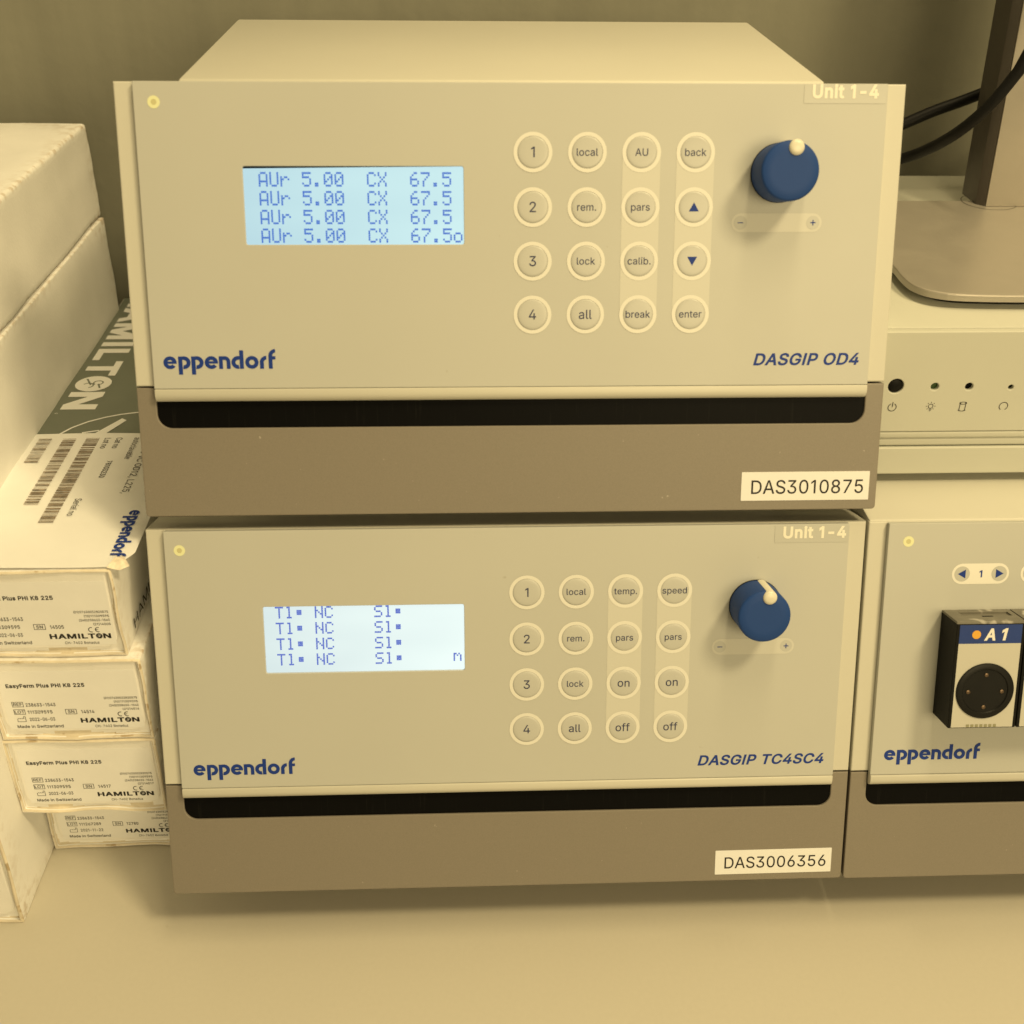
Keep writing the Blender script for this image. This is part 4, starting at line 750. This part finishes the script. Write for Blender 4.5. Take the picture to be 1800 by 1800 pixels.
# ---- the power unit at the right edge
rc = thing('power_unit', 'cream and grey unit with black power sockets, cut off by the right edge', 'power unit', (0.4515, -0.0006, 0.010), -0.002, 'control units on the bench')
unit_body(rc, (0.0004, 0.0004), 0.215, 0.2386, [], 0.0012, 0.0400)
led(rc, 0.0246, 0.2386)
for k, u0 in enumerate((0.0543, 0.0988)):
    p = pill(rc, 'selector', u0, u0 + .0370, 0.2168, .0068, NP + .0001, MAT['print_white'])
    for s in (0, 1):
        uc = u0 + .0066 + s * .0240
        g = Geo(); g.disc(PF, uc, .2168, .0050, NP + .0002, 28); g.obj('key_disc', MAT['cap'], p)
        d = -1 if s == 0 else 1
        tri = [PF(uc + .0028 * d, .2168, NP + .0003), PF(uc - .0022 * d, .2168 + .0029, NP + .0003), PF(uc - .0022 * d, .2168 - .0029, NP + .0003)]
        g = Geo(); g.poly(tri if d < 0 else tri[::-1]); g.obj('arrow', MAT['ink_blue'], p)
    text_obj('numeral', str(k + 1), PF, u0 + .0187, .2144, .0047, MAT['ink_blue'], p, align='C', off=0.022, c=NP + .0002)
g = Geo(); wordmark(g, PF, 0.0200, 0.0889, 0.0640, 0.0074, NP + .0001); g.obj('maker_name', MAT['ink_blue'], rc)
def socket_module(u0, v0, wd, ht, dp, num):
    u1, v1 = u0 + wd, v0 + ht
    n1 = NP + dp
    body = plate('socket_module', [rrect(u0, v0, u1, v1, .0006, 2)], NP - .001, n1, PF, MAT['worn_black'], rc, bevel=0.0004)
    g = Geo(); g.quad(PF, u0 + .0020, v0 + .0006, u1 - .0020, v1 - .0128, n1 + .00012); g.obj('face', MAT['module_face'], body)
    g = Geo(); g.quad(PF, u0 + .0020, v1 - .0128, u1 - .0020, v1 - .0004, n1 + .00014); g.obj('header', MAT['blue_face'], body)
    g = Geo(); g.disc(PF, u0 + .0128, v1 - .0068, .0028, n1 + .0003, 24); g.obj('lamp_dot', MAT['orange'], body)
    g = Geo(); text(g, 'A', PF, u0 + .0178, v1 - .0108, .0080, width=.0072, off=0.03, shear=0.16, c=n1 + .0003)
    text(g, num, PF, u0 + .0288, v1 - .0108, .0080, off=0.03, shear=0.16, c=n1 + .0003); g.obj('lettering', MAT['print_white'], body)
    cx, cy = u0 + .0215, v0 + .0253
    R = .0185
    f = Fr(PF(cx, cy, n1), PF.ex, PF.ey, PF.en)
    lathe('socket', [(R, .0001), (R, .0007), (R - .0008, .0011), (R * .80, .0011), (R * .775, .0006), (R * .77, .0004), (0, .0004)], f, 0, 0, MAT['blackplastic'], body, 56, 30)
    for dx, dy in ((0, .0108), (0, -.0108), (-.0108, -.0004), (.0108, -.0004)):
        lathe('contact', [(.0013, .0004), (.0013, .0009), (.0008, .0011), (0, .0011)], f, dx, dy, MAT['brass'], body, 16, 60)
    g = Geo()
    for k in range(7): g.quad(PF, cx - .0098 + k * .0029, v0 + .0008, cx - .0098 + k * .0029 + .0019, v0 + .0026, n1 + .0003)
    g.obj('vent_print', MAT['vent'], body)
    # top: an open tray with rim and a little slot
    ft = Fr(PF(u0, v1, NP), PF.ex, -PF.en * -1, PF.ey)
    plate('module_top', [rrect(.0002, .0002, wd - .0002, dp - .0004), rrect(.0085, dp * .20, wd - .0035, dp * .52)], 0.00005, .0016, ft, MAT['greyplastic'], body, bevel=0.0002)
    plate('tray', [rrect(.0080, dp * .18, wd - .0030, dp * .54)], 0.00002, .0003, ft, MAT['greyplastic'], body, bevel=0.0001)
    plate('slot', [rrect(wd * .46, dp * .54, wd * .62, dp * .61)], 0.0010, .00175, ft, MAT['black'], body, bevel=0.0001)
socket_module(0.0500, 0.1217, 0.0436, 0.0696, 0.0240, '1')
socket_module(0.0942, 0.1217, 0.0436, 0.0696, 0.0240, '2')

# ================================================================== desktop computer
pc = thing('desktop_computer', 'pale flat desktop computer lying on the power unit, under the monitor foot', 'computer', (0.462, 0.1256, 0.2490))
pw, ph = 0.36, 0.1085
for x in (0.03, pw - 0.03):
    for y in (0.03, 0.30): lathe('foot', [(.009, 0), (.009, .0075), (0, .0075)], IDF, x, y, MAT['blackplastic'], pc, 16)
FX = Fr((0, 0, 0.0), (1, 0, 0), (0, 0, 1), (0, -1, 0))
box('cover', -0.0070, 0.004, 0.0065, pw, 0.345, ph, MAT['pc'], pc, 0.0015)
# front plate: power and lamp holes cut through, two grooves as stepped ribs
def circ(x, z, r, n=20): return [(x + r * math.cos(2 * PI * k / n), z + r * math.sin(2 * PI * k / n)) for k in range(n)]
zl = 0.0706
holes = [circ(.0086, zl + .0004, .0050, 28), circ(.0338, zl - .0002, .0026), circ(.0560, zl - .0003, .0026), circ(.0832, zl - .0010, .0017)]
plate('front_plate', [rrect(-.0075, .0385, pw, ph - .0006, .0006, 2)] + holes, -.003, .0015, FX, MAT['pc'], pc, bevel=0.0006)
prism('groove_rib', [(-.003, .0335), (.0006, .0335), (.0012, .0342), (.0012, .0372), (.0006, .0380), (-.003, .0380)], Fr((0, 0, 0), (0, -1, 0), (0, 0, 1), (1, 0, 0)), -.0075, pw, MAT['pc'], pc, bev=0.0004)
prism('groove_rib', [(-.003, .0272), (-.0008, .0272), (.0002, .0282), (.0002, .0318), (-.0006, .0330), (-.003, .0330)], Fr((0, 0, 0), (0, -1, 0), (0, 0, 1), (1, 0, 0)), -.0075, pw, MAT['pc'], pc, bev=0.0004)
plate('lower_plate', [rrect(-.0075, .0068, pw, .0266, .0006, 2)], -.003, .0015, FX, MAT['pc'], pc, bevel=0.0008)
lathe('power_button', [(.0046, -.003), (.0046, .0004), (.0040, .0010), (0, .0012)], FX, .0086, zl + .0004, MAT['worn_black'], pc, 28, 60)
for x, r, mm_ in ((.0338, .0026, 'green'), (.0560, .0026, 'black'), (.0832, .0017, 'black')):
    g = Geo(); g.disc(FX, x, zl - .0004, r * 1.25, -.0012, 20); g.obj('lamp_hole', MAT[mm_], pc)
def symbol(fn, x):
    g = Geo(); fn(g, x); g.obj('symbol', MAT['ink_grey'], pc)
zs = 0.0562; T = .00048; cN = .00165
def s_power(g, x): g.ring(FX, x, zs, .0024, .0024 + T, cN, 115, 425, 24); g.quad(FX, x - T / 2, zs + .0002, x + T / 2, zs + .0038, cN + .0001)
def s_lamp(g, x):
    g.ring(FX, x, zs + .0006, .0013, .0013 + T * .8, cN)
    for k in range(8):
        if k == 6: continue
        a = k * PI / 4; g.line(FX, (x + .0023 * math.cos(a), zs + .0006 + .0023 * math.sin(a)), (x + .0031 * math.cos(a), zs + .0006 + .0031 * math.sin(a)), T * .8, cN)
    g.quad(FX, x - .0009, zs - .0018, x + .0009, zs - .0014, cN); g.quad(FX, x - .0006, zs - .0028, x + .0006, zs - .0024, cN)
def s_disk(g, x):
    g.ring(FX, x, zs + .0026, .0006, .0006 + T * .8, cN, n=20, sx=2.6)
    g.quad(FX, x - .0021, zs - .0026, x - .0021 + T, zs + .0026, cN); g.quad(FX, x + .0021 - T, zs - .0026, x + .0021, zs + .0026, cN)
    g.ring(FX, x, zs - .0022, .0006, .0006 + T * .8, cN + .0001, 180, 360, 12, sx=2.6)
def s_arc(g, x): g.ring(FX, x, zs + .0002, .0025, .0025 + T, cN, -60, 240, 24)
for fn, x in ((s_power, .0088), (s_lamp, .0338), (s_disk, .0546), (s_arc, .0814)): symbol(fn, x)

# ================================================================== monitor stand
zt = 0.3578
ms = thing('monitor_stand', 'brushed metal monitor stand with flat rounded foot on top of the computer', 'monitor stand', (0.62, 0.26, zt))
def lw(x, y): return (x - 0.62, y - 0.26)
ft = [lw(0.4893, 0.2125), lw(0.4880, 0.1960), lw(0.4887, 0.1800), lw(0.4925, 0.1705), lw(0.4990, 0.1635), lw(0.5120, 0.1582), lw(0.5500, 0.1556), lw(0.70, 0.154), lw(0.72, 0.165), lw(0.73, 0.19), lw(0.73, 0.34), lw(0.715, 0.358), lw(0.50, 0.363), lw(0.490, 0.352)]
def smooth_loop(p, n=4):
    out = []; m_ = len(p)
    for i in range(m_):
        p0, p1, p2, p3 = (Vector(p[(i + k - 1) % m_]) for k in range(4))
        for k in range(n):
            t = k / n
            out.append(tuple(0.5 * ((2 * p1) + (p2 - p0) * t + (2 * p0 - 5 * p1 + 4 * p2 - p3) * t * t + (3 * p1 - p0 - 3 * p2 + p3) * t ** 3)))
    return out
def rounded_poly(p, n=3):
    for _ in range(n):
        q = []
        for i in range(len(p)):
            a, b = Vector(p[i]), Vector(p[(i + 1) % len(p)])
            q += [tuple(a * .75 + b * .25), tuple(a * .25 + b * .75)]
        p = q
    return p
plate('foot_plate', [rounded_poly(ft, 2)], .0055, .0102, IDF, MAT['metal'], ms, bevel=0.0010)
plate('pad', [rounded_poly([(a * .93, b * .90) for a, b in ft], 2)], .0002, .0056, IDF, MAT['blackplastic'], ms, bevel=0.0004)
# leaning column with a dark bevelled flank
sh = (-0.0, 0.028)
def col_fr(): return Fr((0, 0, 0.0102), (1, 0, 0), (0, 1, 0), (-0.031, 0.055, 1.0))
cf = Fr((0, 0, 0.0102), (1, 0, 0), (0, 1, 0), (-0.022, 0.045, 1.0))
a0, b0, c0_ = lw(0.6048, 0.3450), lw(0.5990, 0.3515), lw(0.700, 0.3450)
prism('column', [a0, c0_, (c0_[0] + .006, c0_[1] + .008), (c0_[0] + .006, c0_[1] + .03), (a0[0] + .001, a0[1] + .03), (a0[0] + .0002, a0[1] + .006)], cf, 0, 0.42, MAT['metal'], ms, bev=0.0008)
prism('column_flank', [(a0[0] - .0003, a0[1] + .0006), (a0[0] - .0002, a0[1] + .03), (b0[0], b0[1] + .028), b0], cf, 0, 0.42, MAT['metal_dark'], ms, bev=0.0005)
g = Geo(); g.ring(IDF, *lw(.612, .357), .0205, .0212, .01035, n=48); g.obj('swivel_line', MAT['metal_dark'], ms)

# ================================================================== cables behind the units
tag(tube('cable', [(0.30, 0.45, 0.30), (0.42, 0.44, 0.345), (0.50, 0.432, 0.384), (0.5600, 0.43, 0.4108), (0.5826, 0.43, 0.4208), (0.6044, 0.43, 0.4289), (0.6269, 0.43, 0.4379), (0.70, 0.43, 0.468), (0.80, 0.43, 0.52)], 0.0046, MAT['cable']),
    'straight black cable rising against the wall and passing behind the monitor column', 'cable', 'black cables by the monitor stand')
tag(tube('cable', [(0.40, 0.44, 0.372), (0.46, 0.43, 0.370), (0.515, 0.415, 0.3775), (0.5529, 0.40, 0.3905), (0.5639, 0.37, 0.4075), (0.5707, 0.34, 0.4276), (0.5815, 0.325, 0.4486), (0.5915, 0.32, 0.4681), (0.5960, 0.318, 0.4801), (0.606, 0.315, 0.52), (0.612, 0.315, 0.58), (0.615, 0.32, 0.70)], 0.0043, MAT['cable']),
    'curved black cable crossing in front of the monitor column', 'cable', 'black cables by the monitor stand')

# ================================================================== cartons
def carton(root, name, x0, y0, z0, x1, y1, z1, rim, seed, m=None, flat_top=True, bev=0.0012):
    """cardboard sleeve with an open front: softly crushed edges, front rim round a recessed end"""
    rnd = random.Random(seed)
    bm = bmesh.new()
    box_bm(bm, x0, y0, z0, x1, y1, z1)
    bmesh.ops.recalc_face_normals(bm, faces=bm.faces)
    ff = [f for f in bm.faces if f.normal.y < -.5]
    if rim:
        r = bmesh.ops.inset_region(bm, faces=ff, thickness=rim, depth=0)
        r = bmesh.ops.extrude_face_region(bm, geom=ff)
        bmesh.ops.translate(bm, vec=(0, 0.0036, 0), verts=[v for v in r['geom'] if isinstance(v, bmesh.types.BMVert)])
        bmesh.ops.delete(bm, geom=ff, context='FACES')
    bmesh.ops.subdivide_edges(bm, edges=[e for e in bm.edges if e.calc_length() > 0.02], cuts=11, use_grid_fill=True)
    bevel_all(bm, bev, 3, 50)
    from mathutils import noise
    for v in bm.verts:
        p = v.co * 38 + Vector((seed * 3.1, 0, 0)); q = v.co * 150 + Vector((0, seed * 2.3, 0))
        k = noise.noise_vector(p) * 0.0012 + noise.noise_vector(q) * 0.00028
        if flat_top and v.co.z > z1 - .003: k.z = min(k.z, 0) * .3
        v.co += k
        if v.co.z < z0 + .0002: v.co.z = z0 + .0002
    bm.faces.index_update()
    rim_faces = [f.index for f in bm.faces if f.calc_center_median().y < y0 + .0034 and f.normal.y < .3 and (f.normal.y < -.25 or f.calc_center_median().y < y0 + .0012)] if rim else []
    o = from_bm(name, bm, m or MAT['card'], root, smooth=60)
    o.data.materials.append(MAT['raw_edge'])
    for i in rim_faces: o.data.polygons[i].material_index = 1
    return o

def end_flap(root, x0, y, z0, x1, z1, seed):
    """recessed end panel: rounded lower corners, curls over into the top edge"""
    lp = rrect(x0, z0, x1, z1, .0095, 8, (1, 1, 0, 0))
    f = Fr((0, y, 0), (1, 0, 0), (0, 0, 1), (0, -1, 0))
    return plate('end_flap', [lp], -.0022, 0.0, f, MAT['flap'], root, bevel=0.0012)

def box_print(root, y, lot, sn, date, fr_):
    """the printed end label; the square machine code is left off"""
    lab = plate('end_label', [rrect(.0072, .0082, .0902, .0545, .001, 2)], 0.00005, .00016, fr_, MAT['card_label'], root, bevel=0.00004)
    c = .00026
    B, G = Geo(), Geo()
    text(B, 'EasyFerm Plus PHI K8 225', fr_, .0113, .0418, .0030, width=.0473, off=0.028, c=c)
    for s, z in (('(01)07630032820575', .0318), ('(10)111309595', .0288), ('(240)238633-1543', .0258), ('(21)' + sn, .0228)):
        text(G, s, fr_, .0888, z, .0017, align='R', c=c, off=0.012, width=len(s) * .00112)
    text(G, '238633-1543', fr_, .0202, .0268, .0026, width=.0181, c=c, off=.012)
    text(G, lot, fr_, .0204, .0210, .0026, width=.0150, c=c, off=.012)
    text(G, date, fr_, .0204, .0151, .0026, width=.0155, c=c, off=.012)
    text(G, 'Made in Switzerland', fr_, .0118, .0094, .0024, width=.0283, c=c, off=.012)
    text(G, sn, fr_, .0530, .0206, .0026, width=.0080, c=c, off=.012)
    text(G, 'CH-7402 Bonaduz', fr_, .0596, .0090, .0019, width=.0203, c=c, off=0.006)
    for s, a, b in (('REF', .0120, .0265), ('LOT', .0120, .0205), ('SN', .0434, .0201)):
        wv, hv, t = .0069, .0041, .00032
        G.quad(fr_, a, b, a + wv, b + t, c); G.quad(fr_, a, b + hv - t, a + wv, b + hv, c)
        G.quad(fr_, a, b + t, a + t, b + hv - t, c); G.quad(fr_, a + wv - t, b + t, a + wv, b + hv - t, c)
        text(B if s == 'SN' else G, s, fr_, a + wv / 2, b + .0009, .0023, align='C', c=c, off=0.012)
    a, b, t = .0130, .0146, .00030                      # maker's factory sign
    for p, q in (((a, b), (a + .0050, b)), ((a + .0050, b), (a + .0050, b + .0042)), ((a + .0050, b + .0042), (a + .0040, b + .0042)), ((a + .0040, b + .0042), (a + .0040, b + .0024)), ((a, b), (a, b + .0022)),
                 ((a, b + .0022), (a + .0012, b + .0029)), ((a + .0013, b + .0022), (a + .0025, b + .0029)), ((a + .0026, b + .0022), (a + .0038, b + .0029))):
        G.line(fr_, p, q, t, c)
    B.ring(fr_, .0768, .0195, .0014, .0019, c, 70, 290, 16)
    B.ring(fr_, .0808, .0195, .0014, .0019, c, 70, 290, 16); B.quad(fr_, .0792, .0193, .0808, .0197, c + .00003)
    E_ = Geo()
    maker_caps(B, fr_, .0514, .0130, .0362, .0037, c, E_, c + .00005)
    B.obj('lettering', MAT['ink_black'], lab); G.obj('fine_print', MAT['ink_black'], lab); E_.obj('emblem', MAT['sticker'], lab)

CS_ = 1.0473                      # carton size and spread
def CP(x, y, z): return (.1965 + (x - .1965) * CS_, -.5311 + (y + .5311) * CS_, BENCH + z * CS_)
BW, BH, BL = 0.0953, 0.0628, 0.425
GRP = 'white sensor cartons stacked left of the control units'
def sensor_box(label, x, y, z, lot, sn, date, seed, length=BL, wd=BW):
    root = thing('sensor_box', label, 'carton', CP(x, y, z), 0.0, GRP); root.scale = (CS_,) * 3
    carton(root, 'carton', 0, 0, 0, wd, length, BH, 0.0030, seed)
    end_flap(root, .0044, .0016, .0056, .0915, BH - .0012, seed)
    f = Fr((0, .0016, 0), (1, 0, 0), (0, 0, 1), (0, -1, 0))
    box_print(root, 0, lot, sn, date, f)
    return root
sensor_box('bottom white carton of the stack, set back on the bench, dated 2021-11-22', -0.0946, 0.0512, 0.0, '111267289', '12780', '2021-11-22', 4, 0.41)
sensor_box('white carton with serial 14517, third from the top of the stack', -0.0961, 0.0238, 0.0632, '111309595', '14517', '2022-06-03', 3)
sensor_box('white carton with serial 14514, second from the top of the stack', -0.0957, 0.0243, 0.1264, '111309595', '14514', '2022-06-03', 2)
b1 = sensor_box('top carton of the stack with olive printed lid and big address label', -0.1035, 0.0278, 0.1896, '111309595', '14505', '2022-06-03', 1, 0.428)

# ---- top carton: olive print, white letters, address label (box-local coordinates)
TX, TY, TZ = -0.1035, 0.0278, 0.1896
def tp(x, y, dz): return (x - TX, y - TY, BH + dz)
FT = Fr((0, 0, BH), (1, 0, 0), (0, 1, 0), (0, 0, 1))
pr = plate('lid_print', [rrect(.0010, .128, BW - .0010, .427)], .0003, .0007, FT, MAT['olive'], b1, bevel=0.0001)
FD = Fr((-0.0958 - TX, 0, BH), (0, -1, 0), (1, 0, 0), (0, 0, 1))     # reads towards the viewer, letter tops to the right
g, eb = Geo(), Geo()
maker_caps(g, FD, -(0.4610 - TY), 0.0, 0.2265, 0.0252, .0009, eb, .0010)
text(g, 'R', FD, -(0.2290 - TY), -.002, .0022, c=.0009)
# line art: arc and arrow near the address label
FA = Fr((-TX, -TY, BH), (1, 0, 0), (0, 1, 0), (0, 0, 1))
pa = [(-.0850, .1960), (-.0790, .2060), (-.0704, .2148), (-.0600, .2215), (-.0500, .2260), (-.0396, .2288), (-.0290, .2300)]
for i in range(len(pa) - 1): g.line(FA, pa[i], pa[i + 1], .0016, .0009 + i * .000004)
g.poly([FA(-.0620, .1950, .0010), FA(-.0540, .1950, .0010), FA(-.0436, .2165, .0010), FA(-.0476, .2195, .0010)])
g.line(FA, (-.0700, .1975), (-.0590, .2010), .0018, .00105)
g.obj('lettering', MAT['card_label'], pr); eb.obj('emblem', MAT['olive'], pr)
# label: a sheet that overhangs the right edge and whose front corner is dog-eared
bm = bmesh.new()
nx_, ny_ = 44, 66
x_l, x_r, y_f, y_b = -.1031, .0026, .0295, .1955
vv = []
for j in range(ny_ + 1):
    for i in range(nx_ + 1):
        a, b = i / nx_, j / ny_
        x, y = x_l + (x_r - x_l) * a, y_f + (y_b - y_f) * b
        over = max(0.0, x + .0082)
        if y < .0440 and over > 0: x -= over * (.0440 - y) / .0150 * .80          # cut corner
        z = .00155 - 2.2 * over ** 2 * (1.0 + 12 * max(0, .09 - y)) + .0003 * math.sin(a * 7 + b * 5)
        if j == ny_ and i == 0: x += .003; y -= .002
        vv.append(bm.verts.new(tp(x, y, z)))
for j in range(ny_):
    for i in range(nx_):
        k = j * (nx_ + 1) + i; bm.faces.new((vv[k], vv[k + 1], vv[k + nx_ + 2], vv[k + nx_ + 1]))
al = from_bm('address_label', bm, MAT['card_label'], b1, smooth=60, recalc=False)
# dog-ear fold: a small brown-edged crumple at the front corner
bm = bmesh.new()
pp = [tp(-.0100, .0284, .0018), tp(-.0030, .0286, -.0002), tp(.0012, .0345, -.0014), tp(-.0022, .0385, .0026), tp(-.0070, .0365, .0036), tp(-.0042, .0330, .0030)]
q = [bm.verts.new(p) for p in pp]
for t in ((0, 1, 5), (1, 2, 5), (2, 3, 5), (3, 4, 5), (4, 0, 5)): bm.faces.new([q[i] for i in t])
from_bm('folded_corner', bm, MAT['scuffed'], al, smooth=80, recalc=False)
LZ = .0020
def barcode(x0, x1, y0, y1, seed, skew=0.0):
    rnd = random.Random(seed); g = Geo(); y = y1; k = 0
    while y > y0:
        t = rnd.choice((.0005, .0005, .0010, .0015)); gap = rnd.choice((.0006, .0008, .0012, .0016))
        g.poly([FA(x0, y - t, LZ), FA(x1, y - t, LZ), FA(x1, y, LZ), FA(x0, y, LZ)]); y -= t + gap; k += 1
    g.obj('barcode', MAT['ink_brown'], al)
barcode(-.0962, -.0872, .1553, .1872, 5); barcode(-.0795, -.0705, .0998, .1870, 6); barcode(-.0640, -.0548, .0769, .1876, 8)
g = Geo()
def lt(s, xbase, ytop, cap, width, m_off=0.0): text(g, s, Fr((xbase - TX, 0, BH), (0, -1, 0), (1, 0, 0), (0, 0, 1)), -(ytop - TY), 0, cap, width=width, c=LZ + .0001, off=m_off)
lt('Lot no', -.0512, .1875, .0042, .0150); lt('Cat no', -.0433, .1880, .0042, .0152); lt('78103230', -.0416, .1550, .0036, .0225, .01)
lt('Serial no', -.0489, .1061, .0042, .0205); lt('autoclavable', -.0310, .1880, .0042, .0305); lt('120 VC OD12, L225,', -.0221, .1760, .0044, .0640)
g.obj('lettering', MAT['ink_grey'], al)
g = Geo(); wordmark(g, Fr((-.0112 - TX, 0, BH), (0, -1, 0), (1, 0, 0), (0, 0, 1)), -(.0910 - TY), 0, .0515, .0064, LZ + .0002); g.obj('maker_name', MAT['ink_blue'], al)
# print on its right flank
FS = Fr((BW + .0011, -TY, -TZ), (0, 1, 0), (0, 0, 1), (1, 0, 0))
g = Geo(); text(g, 'HAMILTON', FS, .0475, .1955, .0072, width=.085, off=0.0, shear=0.0, c=0); g.obj('flank_lettering', MAT['ink_black'], b1)
g = Geo(); wordmark(g, FS, .0560, .1735, .085, .0085, 0); g.obj('flank_maker_name', MAT['ink_blue'], b1)

# ---- white carton standing at the left edge, and the deep lidded carton on top of the stack
wb = thing('white_carton', 'plain white carton on the bench at the lower left edge, nearest the camera', 'carton', CP(-0.1915, -0.0119, 0.0)); wb.scale = (CS_,) * 3
carton(wb, 'carton', 0, 0, 0, 0.0957, 0.445, 0.1885, 0.0035, 11)
end_flap(wb, .0046, .0016, .0060, .0915, .1870, 12)
tb = thing('lidded_carton', 'deep white lidded carton resting beside and on top of the stack', 'carton', CP(-0.360, 0.045, 0.1890)); tb.scale = (CS_,) * 3
carton(tb, 'tray', 0.0, 0.0012, 0.0, 0.2592, 0.3842, 0.1450, 0, 21)
carton(tb, 'lid', -0.0006, 0.0, 0.1462, 0.2582, 0.3855, 0.2215, 0, 22, bev=0.0030)
bm = bmesh.new(); box_bm(bm, .03, .02, .2213, .19, .30, .2219); from_bm('tape_patch', bm, MAT['card_label'], tb)
